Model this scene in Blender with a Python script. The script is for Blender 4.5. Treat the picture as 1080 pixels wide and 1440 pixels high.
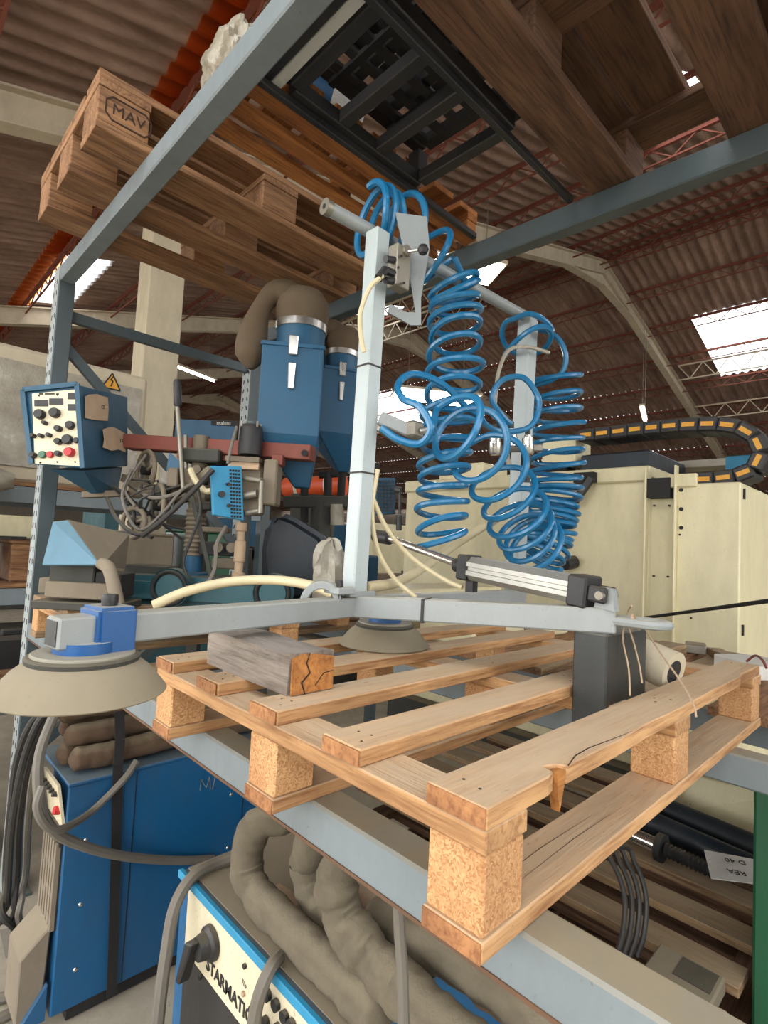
import bpy, math, random
from mathutils import Vector, Matrix, Euler, noise, kdtree
random.seed(7)
PI = math.pi
S = bpy.context.scene
COL = S.collection
for o in list(bpy.data.objects):
    bpy.data.objects.remove(o, do_unlink=True)

# ------------------------------------------------------------------ camera (solved from the pallet's corners)
F = 756.07
CAM = Vector((-0.4527, -0.3037, 1.4943))
RX = Vector((0.7151968, -0.6970427, 0.0512343))
DN = Vector((0.0788453, 0.0076273, -0.9968577))
FW = Vector((0.6944616, 0.7169890, 0.0604136))
cd = bpy.data.cameras.new('camera')
cam = bpy.data.objects.new('camera', cd); COL.objects.link(cam)
cd.sensor_fit = 'VERTICAL'; cd.sensor_height = 36.0; cd.lens = F * 36.0 / 1440.0
cd.clip_start = 0.02; cd.clip_end = 300
cam.matrix_world = Matrix(((RX.x, -DN.x, -FW.x, CAM.x), (RX.y, -DN.y, -FW.y, CAM.y), (RX.z, -DN.z, -FW.z, CAM.z), (0, 0, 0, 1)))
S.camera = cam

# ------------------------------------------------------------------ world light and exposure
W = bpy.data.worlds.new('world'); S.world = W; W.use_nodes = True
bg = W.node_tree.nodes['Background']
bg.inputs['Color'].default_value = (0.97, 0.985, 1.0, 1); bg.inputs['Strength'].default_value = 6.5
S.view_settings.view_transform = 'Standard'; S.view_settings.look = 'None'
S.view_settings.exposure = -0.62; S.view_settings.gamma = 1.0; S.view_settings.use_curve_mapping = False
# daylight falling in through the open side and the gate of the hall
def area(name, loc, aim, sx, sy, power, col):
    l = bpy.data.lights.new(name, 'AREA'); l.shape = 'RECTANGLE'; l.size = sx; l.size_y = sy; l.energy = power; l.color = col
    o = bpy.data.objects.new(name, l); COL.objects.link(o); o.location = loc
    o.rotation_euler = (Vector(aim) - Vector(loc)).to_track_quat('-Z', 'Y').to_euler()
    return o
area('daylight_open_side', (-5.6, 3.0, 2.3), (0, 2.0, 1.6), 14.0, 2.6, 430, (1.0, 0.97, 0.92))
area('daylight_gate', (3.0, -8.2, 2.6), (2.0, 0, 1.8), 8.0, 4.5, 60, (1.0, 0.96, 0.90))

# ------------------------------------------------------------------ pixel helpers (1080 x 1440): a direction, then a plane or a distance
def ray(u, v): return RX * ((u - 540) / F) + DN * ((v - 720) / F) + FW
def onz(u, v, z): w = ray(u, v); return CAM + w * ((z - CAM.z) / w.z)
def onx(u, v, x): w = ray(u, v); return CAM + w * ((x - CAM.x) / w.x)
def ony(u, v, y): w = ray(u, v); return CAM + w * ((y - CAM.y) / w.y)
def dep(u, v, t): return CAM + ray(u, v) * t

# ------------------------------------------------------------------ materials
MATS = {}
class NT:
    def __init__(s, name):
        s.m = bpy.data.materials.new(name); s.m.use_nodes = True
        s.t = s.m.node_tree; s.b = s.t.nodes['Principled BSDF']; s.out = s.t.nodes['Material Output']
    def n(s, typ, **kw):
        nd = s.t.nodes.new(typ)
        for k, v in kw.items():
            if k.startswith('i_'):
                key = k[2:]; nd.inputs[int(key) if key.isdigit() else key].default_value = v
            else: setattr(nd, k, v)
        return nd
    def l(s, a, b): s.t.links.new(a, b)
    def coords(s, scale=(1, 1, 1), obj=True, jitter=True):
        tc = s.n('ShaderNodeTexCoord'); mp = s.n('ShaderNodeMapping'); mp.inputs['Scale'].default_value = scale
        s.l(tc.outputs['Object' if obj else 'Generated'], mp.inputs['Vector'])
        if jitter:
            oi = s.n('ShaderNodeObjectInfo'); ml = s.n('ShaderNodeMath', operation='MULTIPLY', i_1=37.0)
            s.l(oi.outputs['Random'], ml.inputs[0]); cx = s.n('ShaderNodeCombineXYZ')
            for k in range(3): s.l(ml.outputs[0], cx.inputs[k])
            s.l(cx.outputs[0], mp.inputs['Location'])
        return mp.outputs['Vector']
    def noise(s, vec, scale, detail=3, rough=0.55):
        nd = s.n('ShaderNodeTexNoise'); nd.inputs['Scale'].default_value = scale; nd.inputs['Detail'].default_value = detail
        nd.inputs['Roughness'].default_value = rough; s.l(vec, nd.inputs['Vector']); return nd.outputs['Fac']
    def ramp(s, fac, stops):
        r = s.n('ShaderNodeValToRGB'); e = r.color_ramp.elements
        while len(e) < len(stops): e.new(0.5)
        for k, (p, c) in enumerate(stops): e[k].position = p; e[k].color = (c[0], c[1], c[2], 1)
        s.l(fac, r.inputs['Fac']); return r.outputs['Color']
    def mix(s, fac, a, b, mode='MIX'):
        m = s.n('ShaderNodeMix', data_type='RGBA', blend_type=mode)
        if isinstance(fac, (int, float)): m.inputs[0].default_value = fac
        else: s.l(fac, m.inputs[0])
        for k, v in ((6, a), (7, b)):
            if isinstance(v, tuple): m.inputs[k].default_value = (v[0], v[1], v[2], 1)
            else: s.l(v, m.inputs[k])
        return m.outputs[2]
    def bump(s, fac, strength=0.3, dist=0.01):
        b = s.n('ShaderNodeBump'); b.inputs['Strength'].default_value = strength; b.inputs['Distance'].default_value = dist
        s.l(fac, b.inputs['Height']); s.l(b.outputs['Normal'], s.b.inputs['Normal'])
    def up(s):
        g = s.n('ShaderNodeNewGeometry'); sp = s.n('ShaderNodeSeparateXYZ'); s.l(g.outputs['Normal'], sp.inputs[0])
        mr = s.n('ShaderNodeMapRange', i_1=0.45, i_2=0.95); s.l(sp.outputs['Z'], mr.inputs[0]); return mr.outputs[0]
    def base(s, c, rough=0.6, metal=0.0):
        if isinstance(c, tuple): s.b.inputs['Base Color'].default_value = (c[0], c[1], c[2], 1)
        else: s.l(c, s.b.inputs['Base Color'])
        s.b.inputs['Roughness'].default_value = rough; s.b.inputs['Metallic'].default_value = metal
        return s.m

def lin(r, g, b):
    return tuple((c / 12.92 if c <= 0.04045 else ((c + 0.055) / 1.055) ** 2.4) for c in (r / 255, g / 255, b / 255))

def wood(name, light, dark, dusty=None, dust=0.0, rough=0.8):
    t = NT(name)
    v = t.coords((1.6, 26, 26)); v2 = t.coords((0.9, 5, 5))
    g = t.noise(v, 5.0, 6, 0.62); k = t.noise(v2, 3.2, 3, 0.6)
    col = t.ramp(g, [(0.28, dark), (0.55, light), (0.8, tuple(min(1, c * 1.12) for c in light))])
    blot = t.ramp(k, [(0.32, (0.45, 0.38, 0.32)), (0.60, (1, 1, 1))])
    col = t.mix(0.8, col, blot, 'MULTIPLY')
    oi = t.n('ShaderNodeObjectInfo')
    tone = t.ramp(oi.outputs['Random'], [(0.0, (0.80, 0.77, 0.74)), (1.0, (1.0, 1.0, 1.0))])
    col = t.mix(1.0, col, tone, 'MULTIPLY')
    if dusty:
        ml = t.n('ShaderNodeMath', operation='MULTIPLY', i_1=dust); t.l(t.up(), ml.inputs[0])
        m2 = t.n('ShaderNodeMath', operation='MULTIPLY'); t.l(ml.outputs[0], m2.inputs[0])
        t.l(t.ramp(t.noise(v2, 6, 4), [(0.2, (0.45,) * 3), (0.6, (1, 1, 1))]), m2.inputs[1])
        col = t.mix(m2.outputs[0], col, dusty)
    sp_k = t.noise(t.coords((5, 14, 14)), 7, 4, 0.7)                             # small dark stains and knots
    col = t.mix(t.ramp(sp_k, [(0.64, (0, 0, 0)), (0.74, (0.55,) * 3)]), col, tuple(k * 0.45 for k in dark))
    t.bump(g, 0.45, 0.005)
    return t.base(col, rough)

def painted(name, c, rough=0.5, dusty=None, dust=0.0, wear=0.12, metal=0.0, scratch=None):
    t = NT(name); v = t.coords((1, 1, 1))
    n1 = t.noise(v, 7, 5, 0.65)
    col = t.mix(t.ramp(n1, [(0.35, (wear,) * 3), (0.65, (0, 0, 0))]), c, tuple(x * 0.6 for x in c))
    gr = t.noise(t.coords((1.0, 1.0, 0.35)), 5.0, 6, 0.7)                      # grime runs, then fine specks
    col = t.mix(t.ramp(gr, [(0.40, (0, 0, 0)), (0.72, (0.35 + wear,) * 3)]), col, tuple(0.55 * x + 0.03 * y for x, y in zip(c, (1, 0.85, 0.65))))
    col = t.mix(t.ramp(t.noise(v, 120, 2, 0.5), [(0.66, (0, 0, 0)), (0.74, (0.35 + wear,) * 3)]), col, tuple(0.5 * x + 0.05 for x in c))
    if scratch:
        n2 = t.noise(v, 38, 5, 0.7)
        col = t.mix(t.ramp(n2, [(0.66, (0, 0, 0)), (0.72, (0.8, 0.8, 0.8))]), col, scratch)
    if dusty:
        ml = t.n('ShaderNodeMath', operation='MULTIPLY', i_1=dust); t.l(t.up(), ml.inputs[0])
        m2 = t.n('ShaderNodeMath', operation='MULTIPLY'); t.l(ml.outputs[0], m2.inputs[0])
        t.l(t.ramp(t.noise(v, 11, 4), [(0.25, (0.6,) * 3), (0.6, (1, 1, 1))]), m2.inputs[1])
        col = t.mix(m2.outputs[0], col, dusty)
    t.bump(n1, 0.10, 0.004); t.base(col, rough, metal)
    rr_ = t.n('ShaderNodeMapRange', i_1=0.3, i_2=0.7, i_3=max(0.05, rough - 0.12), i_4=min(1.0, rough + 0.2)); t.l(gr, rr_.inputs[0]); t.l(rr_.outputs[0], t.b.inputs['Roughness'])
    return t.m

DUST = lin(150, 138, 112)
M = {}
M['pale_wood'] = wood('pale_wood', lin(208, 162, 112), lin(150, 102, 62), lin(196, 174, 144), 0.85)
M['pale_end'] = wood('pale_end_wood', lin(186, 132, 86), lin(140, 88, 54))
M['old_wood'] = wood('old_wood', lin(168, 126, 88), lin(104, 70, 46))
M['dark_wood'] = wood('dark_wood', lin(118, 86, 62), lin(66, 46, 33))
M['orange_lit_wood'] = wood('orange_lit_wood', lin(176, 112, 54), lin(120, 72, 34))  # orange light falling on the pallet is put into its wood colour
M['plank_wood'] = wood('plank_wood', lin(168, 140, 104), lin(112, 84, 58), lin(176, 158, 130), 0.6)
M['grey_timber'] = wood('grey_timber', lin(150, 140, 130), lin(104, 96, 90), lin(150, 142, 134), 0.5)
M['timber_end'] = wood('timber_end', lin(205, 142, 74), lin(160, 96, 44))
M['crack'] = painted('crack_dark', lin(46, 28, 18), 0.9)
def osb():
    t = NT('chipboard_block'); v = t.coords((1, 1, 1))
    vo = t.n('ShaderNodeTexVoronoi'); vo.inputs['Scale'].default_value = 430; vo.inputs['Randomness'].default_value = 1
    wv = t.n('ShaderNodeVectorMath', operation='ADD'); t.l(v, wv.inputs[0])
    nz = t.n('ShaderNodeTexNoise'); nz.inputs['Scale'].default_value = 60; t.l(v, nz.inputs['Vector'])
    sc = t.n('ShaderNodeVectorMath', operation='SCALE'); sc.inputs['Scale'].default_value = 0.02; t.l(nz.outputs['Color'], sc.inputs[0]); t.l(sc.outputs[0], wv.inputs[1])
    t.l(wv.outputs[0], vo.inputs['Vector'])
    sp = t.n('ShaderNodeSeparateColor'); t.l(vo.outputs['Color'], sp.inputs[0])
    col = t.ramp(sp.outputs[0], [(0.0, lin(164, 116, 74)), (0.4, lin(194, 148, 100)), (1.0, lin(216, 172, 122))])
    col = t.mix(t.ramp(t.noise(v, 9, 3), [(0.3, (0.45,) * 3), (0.6, (0, 0, 0))]), col, lin(150, 92, 50))
    t.bump(sp.outputs[0], 0.5, 0.003)
    return t.base(col, 0.85)
M['chipboard'] = osb()
M['rack_blue'] = painted('rack_blue_grey', lin(124, 134, 138), 0.42, DUST, 0.9, 0.25, 0.0, lin(96, 84, 70))
M['rack_dark'] = painted('rack_slate', lin(72, 84, 88), 0.40, DUST, 0.3, 0.25, 0.0, lin(120, 120, 112))
M['lifter_grey'] = painted('lifter_grey_paint', lin(148, 153, 152), 0.38, lin(176, 170, 152), 0.7, 0.15)
M['post_paint'] = painted('post_grey_paint', lin(176, 186, 186), 0.4, None, 0, 0.12)
M['cyl_alu'] = painted('cylinder_aluminium', lin(176, 174, 166), 0.36, lin(180, 174, 160), 0.4, 0.1, 0.7)
M['black_plastic'] = painted('black_plastic', lin(34, 34, 36), 0.45, DUST, 0.25, 0.2)
M['black_matt'] = painted('black_matt', lin(26, 26, 27), 0.7, DUST, 0.3, 0.2)
M['grey_box'] = painted('dark_grey_block', lin(48, 51, 50), 0.42, lin(140, 138, 126), 0.9, 0.2)
M['cup_blue'] = painted('hub_blue', lin(22, 82, 140), 0.4, lin(176, 174, 162), 0.95, 0.1)
M['rubber'] = painted('dusty_rubber', lin(138, 127, 105), 0.85, lin(150, 139, 117), 0.7, 0.2)
M['dark_rubber'] = painted('dark_rubber', lin(58, 58, 52), 0.75, DUST, 0.5, 0.2)
M['plate_grey'] = painted('cup_plate', lin(142, 138, 124), 0.6, lin(156, 150, 134), 0.7, 0.2)
def hose_mat():
    t = NT('blue_hose'); v = t.coords((1, 1, 1))
    col = t.mix(t.ramp(t.noise(v, 14, 3), [(0.4, (0, 0, 0)), (0.7, (0.35,) * 3)]), lin(18, 106, 152), lin(80, 134, 162))
    t.base(col, 0.28); t.b.inputs['Coat Weight'].default_value = 0.2
    return t.m
M['blue_hose'] = hose_mat()
M['cream_hose'] = painted('cream_hose', lin(212, 198, 160), 0.45, None, 0, 0.15)
M['bright_profile'] = painted('bright_profile', lin(206, 208, 204), 0.35, None, 0, 0.1)
M['gusset'] = painted('gusset_grey', lin(132, 138, 138), 0.5, None, 0, 0.2)
M['chrome'] = painted('chrome', lin(215, 212, 205), 0.2, None, 0, 0.1, 0.9)
M['steel'] = painted('dull_steel', lin(150, 144, 130), 0.42, DUST, 0.3, 0.3, 0.6)
M['steel_dusty'] = painted('dusty_cast_steel', lin(128, 116, 98), 0.7, DUST, 0.6, 0.4, 0.2)
M['blue_paint'] = painted('machine_blue', lin(20, 84, 118), 0.45, lin(120, 124, 116), 0.5, 0.25)
M['deep_blue'] = painted('cabinet_blue', lin(12, 86, 132), 0.45, lin(120, 126, 120), 0.8, 0.15, 0, None)
M['box_blue'] = painted('control_box_blue', lin(24, 78, 104), 0.5, lin(90, 100, 100), 0.5, 0.25)
M['cyan_blue'] = painted('cover_cyan_blue', lin(42, 142, 184), 0.45, None, 0, 0.15)
M['teal'] = painted('teal_cast', lin(36, 84, 92), 0.55, DUST, 0.5, 0.35)
M['pale_blue'] = painted('pale_blue_sheet', lin(92, 134, 156), 0.5, lin(128, 118, 100), 0.8, 0.2)
M['funnel_grey'] = painted('dusty_funnel', lin(134, 122, 104), 0.8, DUST, 0.5, 0.3)
M['oxide_red'] = painted('oxide_red_boom', lin(128, 62, 48), 0.6, lin(120, 90, 76), 0.5, 0.3)
M['cream'] = painted('cream_cabinet', lin(226, 216, 176), 0.4, lin(206, 194, 156), 0.5, 0.08)
M['cream_panel'] = painted('cream_front_panel', lin(226, 214, 182), 0.5, None, 0, 0.25, 0, lin(150, 130, 100))
M['navy'] = painted('navy_black', lin(24, 36, 46), 0.45, None, 0, 0.2)
M['yellow'] = painted('chain_yellow', lin(222, 160, 48), 0.5)
M['cloth'] = painted('brown_cloth', lin(98, 82, 62), 0.95, lin(112, 98, 78), 0.4, 0.4)
def sleeve_mat(name, c, d):
    t = NT(name); v = t.coords((1, 1, 1)); n1 = t.noise(v, 16, 5, 0.65)
    t.bump(n1, 0.6, 0.012)
    col = t.ramp(n1, [(0.3, tuple(k * 0.72 for k in c)), (0.62, c)]); col = t.mix(t.up(), col, d); return t.base(col, 0.95)
M['hose_cloth'] = sleeve_mat('dusty_sleeve', lin(106, 97, 80), lin(128, 118, 98))
M['hose_brown'] = sleeve_mat('brown_sleeve', lin(98, 78, 60), lin(124, 110, 88))
M['cable_grey'] = painted('grey_cable', lin(112, 106, 96), 0.6, DUST, 0.3, 0.2)
M['cable_black'] = painted('black_cable', lin(44, 42, 40), 0.6, DUST, 0.4, 0.2)
M['red'] = painted('red_button', lin(196, 40, 44), 0.4)
M['green_btn'] = painted('green_button', lin(60, 110, 84), 0.4)
M['green'] = painted('green_sheet', lin(8, 84, 52), 0.35, None, 0, 0.12)
M['orange'] = painted('orange_cylinder', lin(214, 84, 40), 0.45, lin(200, 140, 110), 0.4, 0.15)
M['tape'] = painted('brown_tape', lin(192, 164, 134), 0.8, None, 0, 0.4, 0, lin(200, 178, 152))
M['paper'] = painted('white_paper', lin(222, 220, 212), 0.7)
M['ink'] = painted('ink', lin(30, 30, 32), 0.7)
M['burn'] = painted('branded_mark', lin(52, 32, 20), 0.9)
M['concrete'] = painted('dusty_concrete', lin(178, 168, 148), 0.9, None, 0, 0.35, 0, lin(140, 130, 114))
M['plaster'] = painted('beige_plaster', lin(196, 184, 158), 0.9, None, 0, 0.2)
M['wallsheet'] = painted('wall_sheet', lin(150, 138, 122), 0.9, None, 0, 0.3)
M['white_beam'] = painted('white_frame_paint', lin(194, 180, 156), 0.6, None, 0, 0.25)
M['purlin'] = painted('red_oxide_purlin', lin(122, 62, 46), 0.8, None, 0, 0.35)
def roof():
    t = NT('fibre_cement_sheet'); v = t.coords((0.6, 2.0, 1), True, False)
    a = t.noise(v, 1.6, 5, 0.7); b = t.noise(v, 14, 4, 0.7)
    col = t.ramp(a, [(0.3, lin(116, 92, 78)), (0.6, lin(158, 130, 114)), (0.8, lin(188, 166, 150))])
    col = t.mix(0.5, col, t.ramp(b, [(0.3, (0.62, 0.58, 0.55)), (0.7, (1, 1, 1))]), 'MULTIPLY')
    return t.base(col, 0.95)
M['roof'] = roof()
def translucent(name, c, tr):
    t = NT(name); a = t.n('ShaderNodeBsdfTranslucent'); a.inputs['Color'].default_value = (*c, 1)
    b = t.n('ShaderNodeBsdfTransparent'); m = t.n('ShaderNodeMixShader'); m.inputs[0].default_value = tr
    t.l(a.outputs[0], m.inputs[1]); t.l(b.outputs[0], m.inputs[2]); t.l(m.outputs[0], t.out.inputs['Surface'])
    return t.m
M['skylight'] = translucent('skylight_sheet', (0.95, 0.95, 0.95), 0.45)
M['orange_sheet'] = translucent('orange_skylight_edge', (0.85, 0.30, 0.10), 0.05)
def film():
    t = NT('stretch_film'); v = t.coords((1, 1, 1)); n = t.noise(v, 9, 6, 0.7)
    t.base(t.ramp(n, [(0.3, lin(140, 132, 116)), (0.6, lin(166, 160, 144)), (0.8, lin(206, 202, 190))]), 0.25); t.bump(n, 0.5, 0.02)
    return t.m
M['film'] = film()
def emit(name, c, s):
    t = NT(name); e = t.n('ShaderNodeEmission'); e.inputs['Color'].default_value = (*c, 1); e.inputs['Strength'].default_value = s
    t.l(e.outputs[0], t.out.inputs['Surface']); return t.m
M['lamp'] = emit('lamp_tube', (1.0, 0.98, 0.94), 30)
def perf():
    t = NT('white_marks'); return t.base(lin(190, 196, 196), 0.5)
M['post_front'] = painted('upright_front', lin(168, 176, 176), 0.45, None, 0, 0.4, 0, lin(120, 116, 106))

# ------------------------------------------------------------------ mesh helpers
class MB:
    def __init__(s): s.v = []; s.f = []
    def add(s, vs, fs):
        o = len(s.v); s.v += [tuple(v) for v in vs]; s.f += [tuple(i + o for i in f) for f in fs]; return s
    def box(s, c, d, rot=None, taper=None):
        x, y, z = (k / 2 for k in d); tx, ty = taper or (1, 1)
        vs = [Vector(p) for p in ((-x, -y, -z), (x, -y, -z), (x, y, -z), (-x, y, -z), (-x * tx, -y * ty, z), (x * tx, -y * ty, z), (x * tx, y * ty, z), (-x * tx, y * ty, z))]
        if rot is not None: vs = [rot @ v for v in vs]
        c = Vector(c)
        return s.add([v + c for v in vs], [(3, 2, 1, 0), (4, 5, 6, 7), (0, 1, 5, 4), (1, 2, 6, 5), (2, 3, 7, 6), (3, 0, 4, 7)])
    def bar(s, a, b, w, h, up=(0, 0, 1)):
        a = Vector(a); b = Vector(b); d = b - a; L = d.length; d.normalize(); u = Vector(up)
        sd = u.cross(d)
        if sd.length < 1e-5: sd = Vector((1, 0, 0)).cross(d)
        sd.normalize(); u = d.cross(sd)
        R = Matrix((d, sd, u)).transposed()
        return s.box((a + b) / 2, (L, w, h), R)
    def tube(s, path, r, n=8, cap=True, closed=False):
        P = [Vector(p) for p in path]; N = len(P); rr = r if isinstance(r, (list, tuple)) else [r] * N
        T = []
        for i in range(N):
            a = P[max(0, i - 1)]; b = P[min(N - 1, i + 1)]; t = b - a
            T.append(t.normalized() if t.length > 1e-9 else Vector((0, 0, 1)))
        u = T[0].orthogonal().normalized(); o = len(s.v)
        for i in range(N):
            u = u - T[i] * u.dot(T[i])
            u = u.normalized() if u.length > 1e-6 else T[i].orthogonal().normalized()
            w = T[i].cross(u)
            for k in range(n):
                a = 2 * PI * k / n; s.v.append(tuple(P[i] + (u * math.cos(a) + w * math.sin(a)) * rr[i]))
        for i in range(N - 1):
            for k in range(n):
                k2 = (k + 1) % n; s.f.append((o + i * n + k, o + i * n + k2, o + (i + 1) * n + k2, o + (i + 1) * n + k))
        if cap:
            s.f.append(tuple(o + k for k in reversed(range(n)))); s.f.append(tuple(o + (N - 1) * n + k for k in range(n)))
        return s
    def lathe(s, prof, c=(0, 0, 0), axis=(0, 0, 1), n=24):
        ax = Vector(axis).normalized(); q = Vector((0, 0, 1)).rotation_difference(ax).to_matrix(); c = Vector(c); o = len(s.v)
        for r, z in prof:
            for k in range(n):
                a = 2 * PI * k / n; s.v.append(tuple(c + q @ Vector((r * math.cos(a), r * math.sin(a), z))))
        for i in range(len(prof) - 1):
            for k in range(n):
                k2 = (k + 1) % n; s.f.append((o + i * n + k, o + i * n + k2, o + (i + 1) * n + k2, o + (i + 1) * n + k))
        if prof[0][0] > 1e-6: s.f.append(tuple(o + k for k in reversed(range(n))))
        if prof[-1][0] > 1e-6: s.f.append(tuple(o + (len(prof) - 1) * n + k for k in range(n)))
        return s
    def cyl(s, a, b, r, n=16, r2=None):
        a = Vector(a); b = Vector(b); return s.lathe([(r, 0), (r2 if r2 is not None else r, (b - a).length)], a, b - a, n)
    def prism(s, poly, a, b):      # poly: 3-D points; extruded from offset a to offset b
        a = Vector(a); b = Vector(b); n = len(poly); o = len(s.v)
        for p in poly: s.v.append(tuple(Vector(p) + a))
        for p in poly: s.v.append(tuple(Vector(p) + b))
        s.f.append(tuple(o + k for k in range(n))); s.f.append(tuple(o + n + k for k in reversed(range(n))))
        for k in range(n):
            k2 = (k + 1) % n; s.f.append((o + k2, o + k, o + n + k, o + n + k2))
        return s
    def torus(s, c, axis, R, r, n=32, m=8, a0=0, a1=2 * PI):
        ax = Vector(axis).normalized(); u = ax.orthogonal().normalized(); w = ax.cross(u); c = Vector(c)
        return s.tube([c + (u * math.cos(a0 + (a1 - a0) * i / n) + w * math.sin(a0 + (a1 - a0) * i / n)) * R for i in range(n + 1)], r, m, cap=abs(a1 - a0) < 6.2)
    def build(s, name, mat, parent=None, smooth=False, bevel=0.0, loc=None, rot=None, seg=1):
        me = bpy.data.meshes.new(name); me.from_pydata(s.v, [], s.f); me.update()
        import bmesh
        bm = bmesh.new(); bm.from_mesh(me); bmesh.ops.recalc_face_normals(bm, faces=bm.faces)
        if bevel > 0:
            es = [e for e in bm.edges if len(e.link_faces) == 2 and e.calc_face_angle(0) > 0.6]
            bmesh.ops.bevel(bm, geom=es, offset=bevel, segments=seg, affect='EDGES', clamp_overlap=True)
        bm.to_mesh(me); bm.free()
        me.materials.append(M[mat] if isinstance(mat, str) else mat)
        if smooth:
            for p in me.polygons: p.use_smooth = True
            try: me.set_sharp_from_angle(angle=0.7)
            except Exception: pass
        return inst(name, me, parent, loc, rot)
def inst(name, me, parent=None, loc=None, rot=None):
    o = bpy.data.objects.new(name, me); COL.objects.link(o)
    if parent: o.parent = parent
    if loc is not None: o.location = loc
    if rot is not None: o.rotation_euler = rot
    return o
def tag(o, label, cat, group=None, kind=None):
    o['label'] = label; o['category'] = cat
    if group: o['group'] = group
    if kind: o['kind'] = kind
    return o
def thing(name, label, cat, loc=(0, 0, 0), rotz=0.0, group=None):
    o = bpy.data.objects.new(name, None); COL.objects.link(o); o.location = loc; o.rotation_euler = (0, 0, rotz); o.empty_display_size = 0.1
    return tag(o, label, cat, group)
def struct(o): o['kind'] = 'structure'; return o
def copy_tree(o, parent=None):
    c = o.copy(); COL.objects.link(c); c.parent = parent
    for ch in list(o.children): copy_tree(ch, c)
    return c
def rel(root, pts):          # world points -> a thing's own frame
    R = Matrix.Rotation(-root.rotation_euler.z, 3, 'Z'); L = Vector(root.location)
    return [R @ (Vector(p) - L) for p in pts]
def smooth_path(pts, k=8):   # Catmull-Rom
    P = [Vector(p) for p in pts]; P = [2 * P[0] - P[1]] + P + [2 * P[-1] - P[-2]]; out = []
    for i in range(1, len(P) - 2):
        for j in range(k):
            t = j / k; a, b, c, d = P[i - 1:i + 3]
            out.append(0.5 * ((2 * b) + (c - a) * t + (2 * a - 5 * b + 4 * c - d) * t * t + (3 * b - a - 3 * c + d) * t ** 3))
    out.append(P[-2]); return out
def relax(paths, radii, iters=30, caps=(), floor_z=None, squash=0.0, win=2, own=0):
    """nudge soft tubes apart where they run through each other or through solid rods; caps: (a, b, radius)"""
    pts = []; idx = []
    for h, p in enumerate(paths):
        for i, q in enumerate(p): pts.append(Vector(q)); idx.append((h, i))
    n = len(pts); rmax = max(radii)
    for _ in range(iters):
        kd = kdtree.KDTree(n)
        for i, p in enumerate(pts): kd.insert(p, i)
        kd.balance(); mv = [Vector() for _ in range(n)]; hit = False
        for i, p in enumerate(pts):
            h = idx[i][0]
            for q, j, dd in kd.find_range(p, radii[h] + rmax):
                g = idx[j][0]
                if g == h and (not own or abs(idx[j][1] - idx[i][1]) < own): continue
                pen = radii[h] + radii[g] - squash - dd
                if pen > 0: mv[i] += (p - q).normalized() * pen * 0.5 if dd > 1e-6 else Vector((0, 0, pen * 0.5)); hit = True
            for a, b, r in caps:
                ab = b - a; t = max(0.0, min(1.0, (p - a).dot(ab) / ab.length_squared)); c = a + ab * t; dv = p - c; pen = r + radii[h] - dv.length
                if pen > 0 and dv.length > 1e-6: mv[i] += dv.normalized() * pen; hit = True
        if not hit: break
        for i in range(n):
            if mv[i].length > 0.02: mv[i] *= 0.02 / mv[i].length
        o = 0
        for h, p in enumerate(paths):
            m = len(p)
            for i in range(m):
                s_ = Vector(); w_ = 0.0
                for k in range(-win, win + 1):
                    if 0 <= i + k < m: wk = win + 1 - abs(k); s_ += mv[o + i + k] * wk; w_ += wk
                pts[o + i] += s_ / w_ * 1.3
                if floor_z is not None and pts[o + i].z < floor_z + radii[h]: pts[o + i].z = floor_z + radii[h]
            o += m
    out = []; o = 0
    for p in paths: out.append(pts[o:o + len(p)]); o += len(p)
    return out
def text(name, body, mat, parent, size, mtx, thick=0.0005, bold=0.0):
    cu = bpy.data.curves.new(name, 'FONT'); cu.body = body; cu.size = size; cu.extrude = thick; cu.offset = bold; cu.align_x = 'CENTER'; cu.align_y = 'CENTER'; cu.resolution_u = 2
    tmp = bpy.data.objects.new(name, cu); COL.objects.link(tmp)
    dg = bpy.context.evaluated_depsgraph_get(); me = bpy.data.meshes.new_from_object(tmp.evaluated_get(dg))
    bpy.data.objects.remove(tmp, do_unlink=True); bpy.data.curves.remove(cu)
    me.materials.clear(); me.materials.append(M[mat]); me.name = name
    o = inst(name, me, parent); o.matrix_local = mtx; return o
def frame_mtx(o, x, y):      # local axes x (reading direction) and y (up of the letters)
    x = Vector(x).normalized(); y = Vector(y); z = x.cross(y).normalized(); y = z.cross(x)
    return Matrix(((x.x, y.x, z.x, o[0]), (x.y, y.y, z.y, o[1]), (x.z, y.z, z.z, o[2]), (0, 0, 0, 1)))

# ================================================================== THE HALL
RIDGE_X, RIDGE_Z, SLOPE, ROW = 11.0, 8.3, 0.285, 1.38
def roof_z(x): return RIDGE_Z - SLOPE * abs(x - RIDGE_X)
floor = struct(MB().box((8, 14, -0.1), (60, 60, 0.2)).build('floor', 'concrete'))
struct(MB().prism([(-6, 40, 0), (27, 40, 0), (27, 40, roof_z(27) + 0.1), (11, 40, 8.4), (-6, 40, roof_z(-6) + 0.1)], (0, 0, 0), (0, 0.2, 0)).build('wall_far', 'wallsheet'))
struct(MB().box((26.6, 16, 2), (0.2, 48, 4)).build('wall_right', 'wallsheet'))
g = MB(); g.box((-3.6, -8.1, 2.0), (5.2, 0.2, 4.0)); g.box((17, -8.1, 2.5), (19, 0.2, 5)); g.box((3.2, -8.1, 5.7), (8.6, 0.2, 1.0)); struct(g.build('wall_front', 'wallsheet'))
g = MB()
for k in range(8): g.box((-5.5, -7 + 6 * k, 1.7), (0.3, 0.3, 3.4))
struct(g.build('trim_1', 'plaster'))
# a square pillar under the first frame
struct(MB().box((1.50, 5.06, 2.75), (0.34, 0.30, 5.5)).build('trim_2', 'plaster', bevel=0.01))

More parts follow.
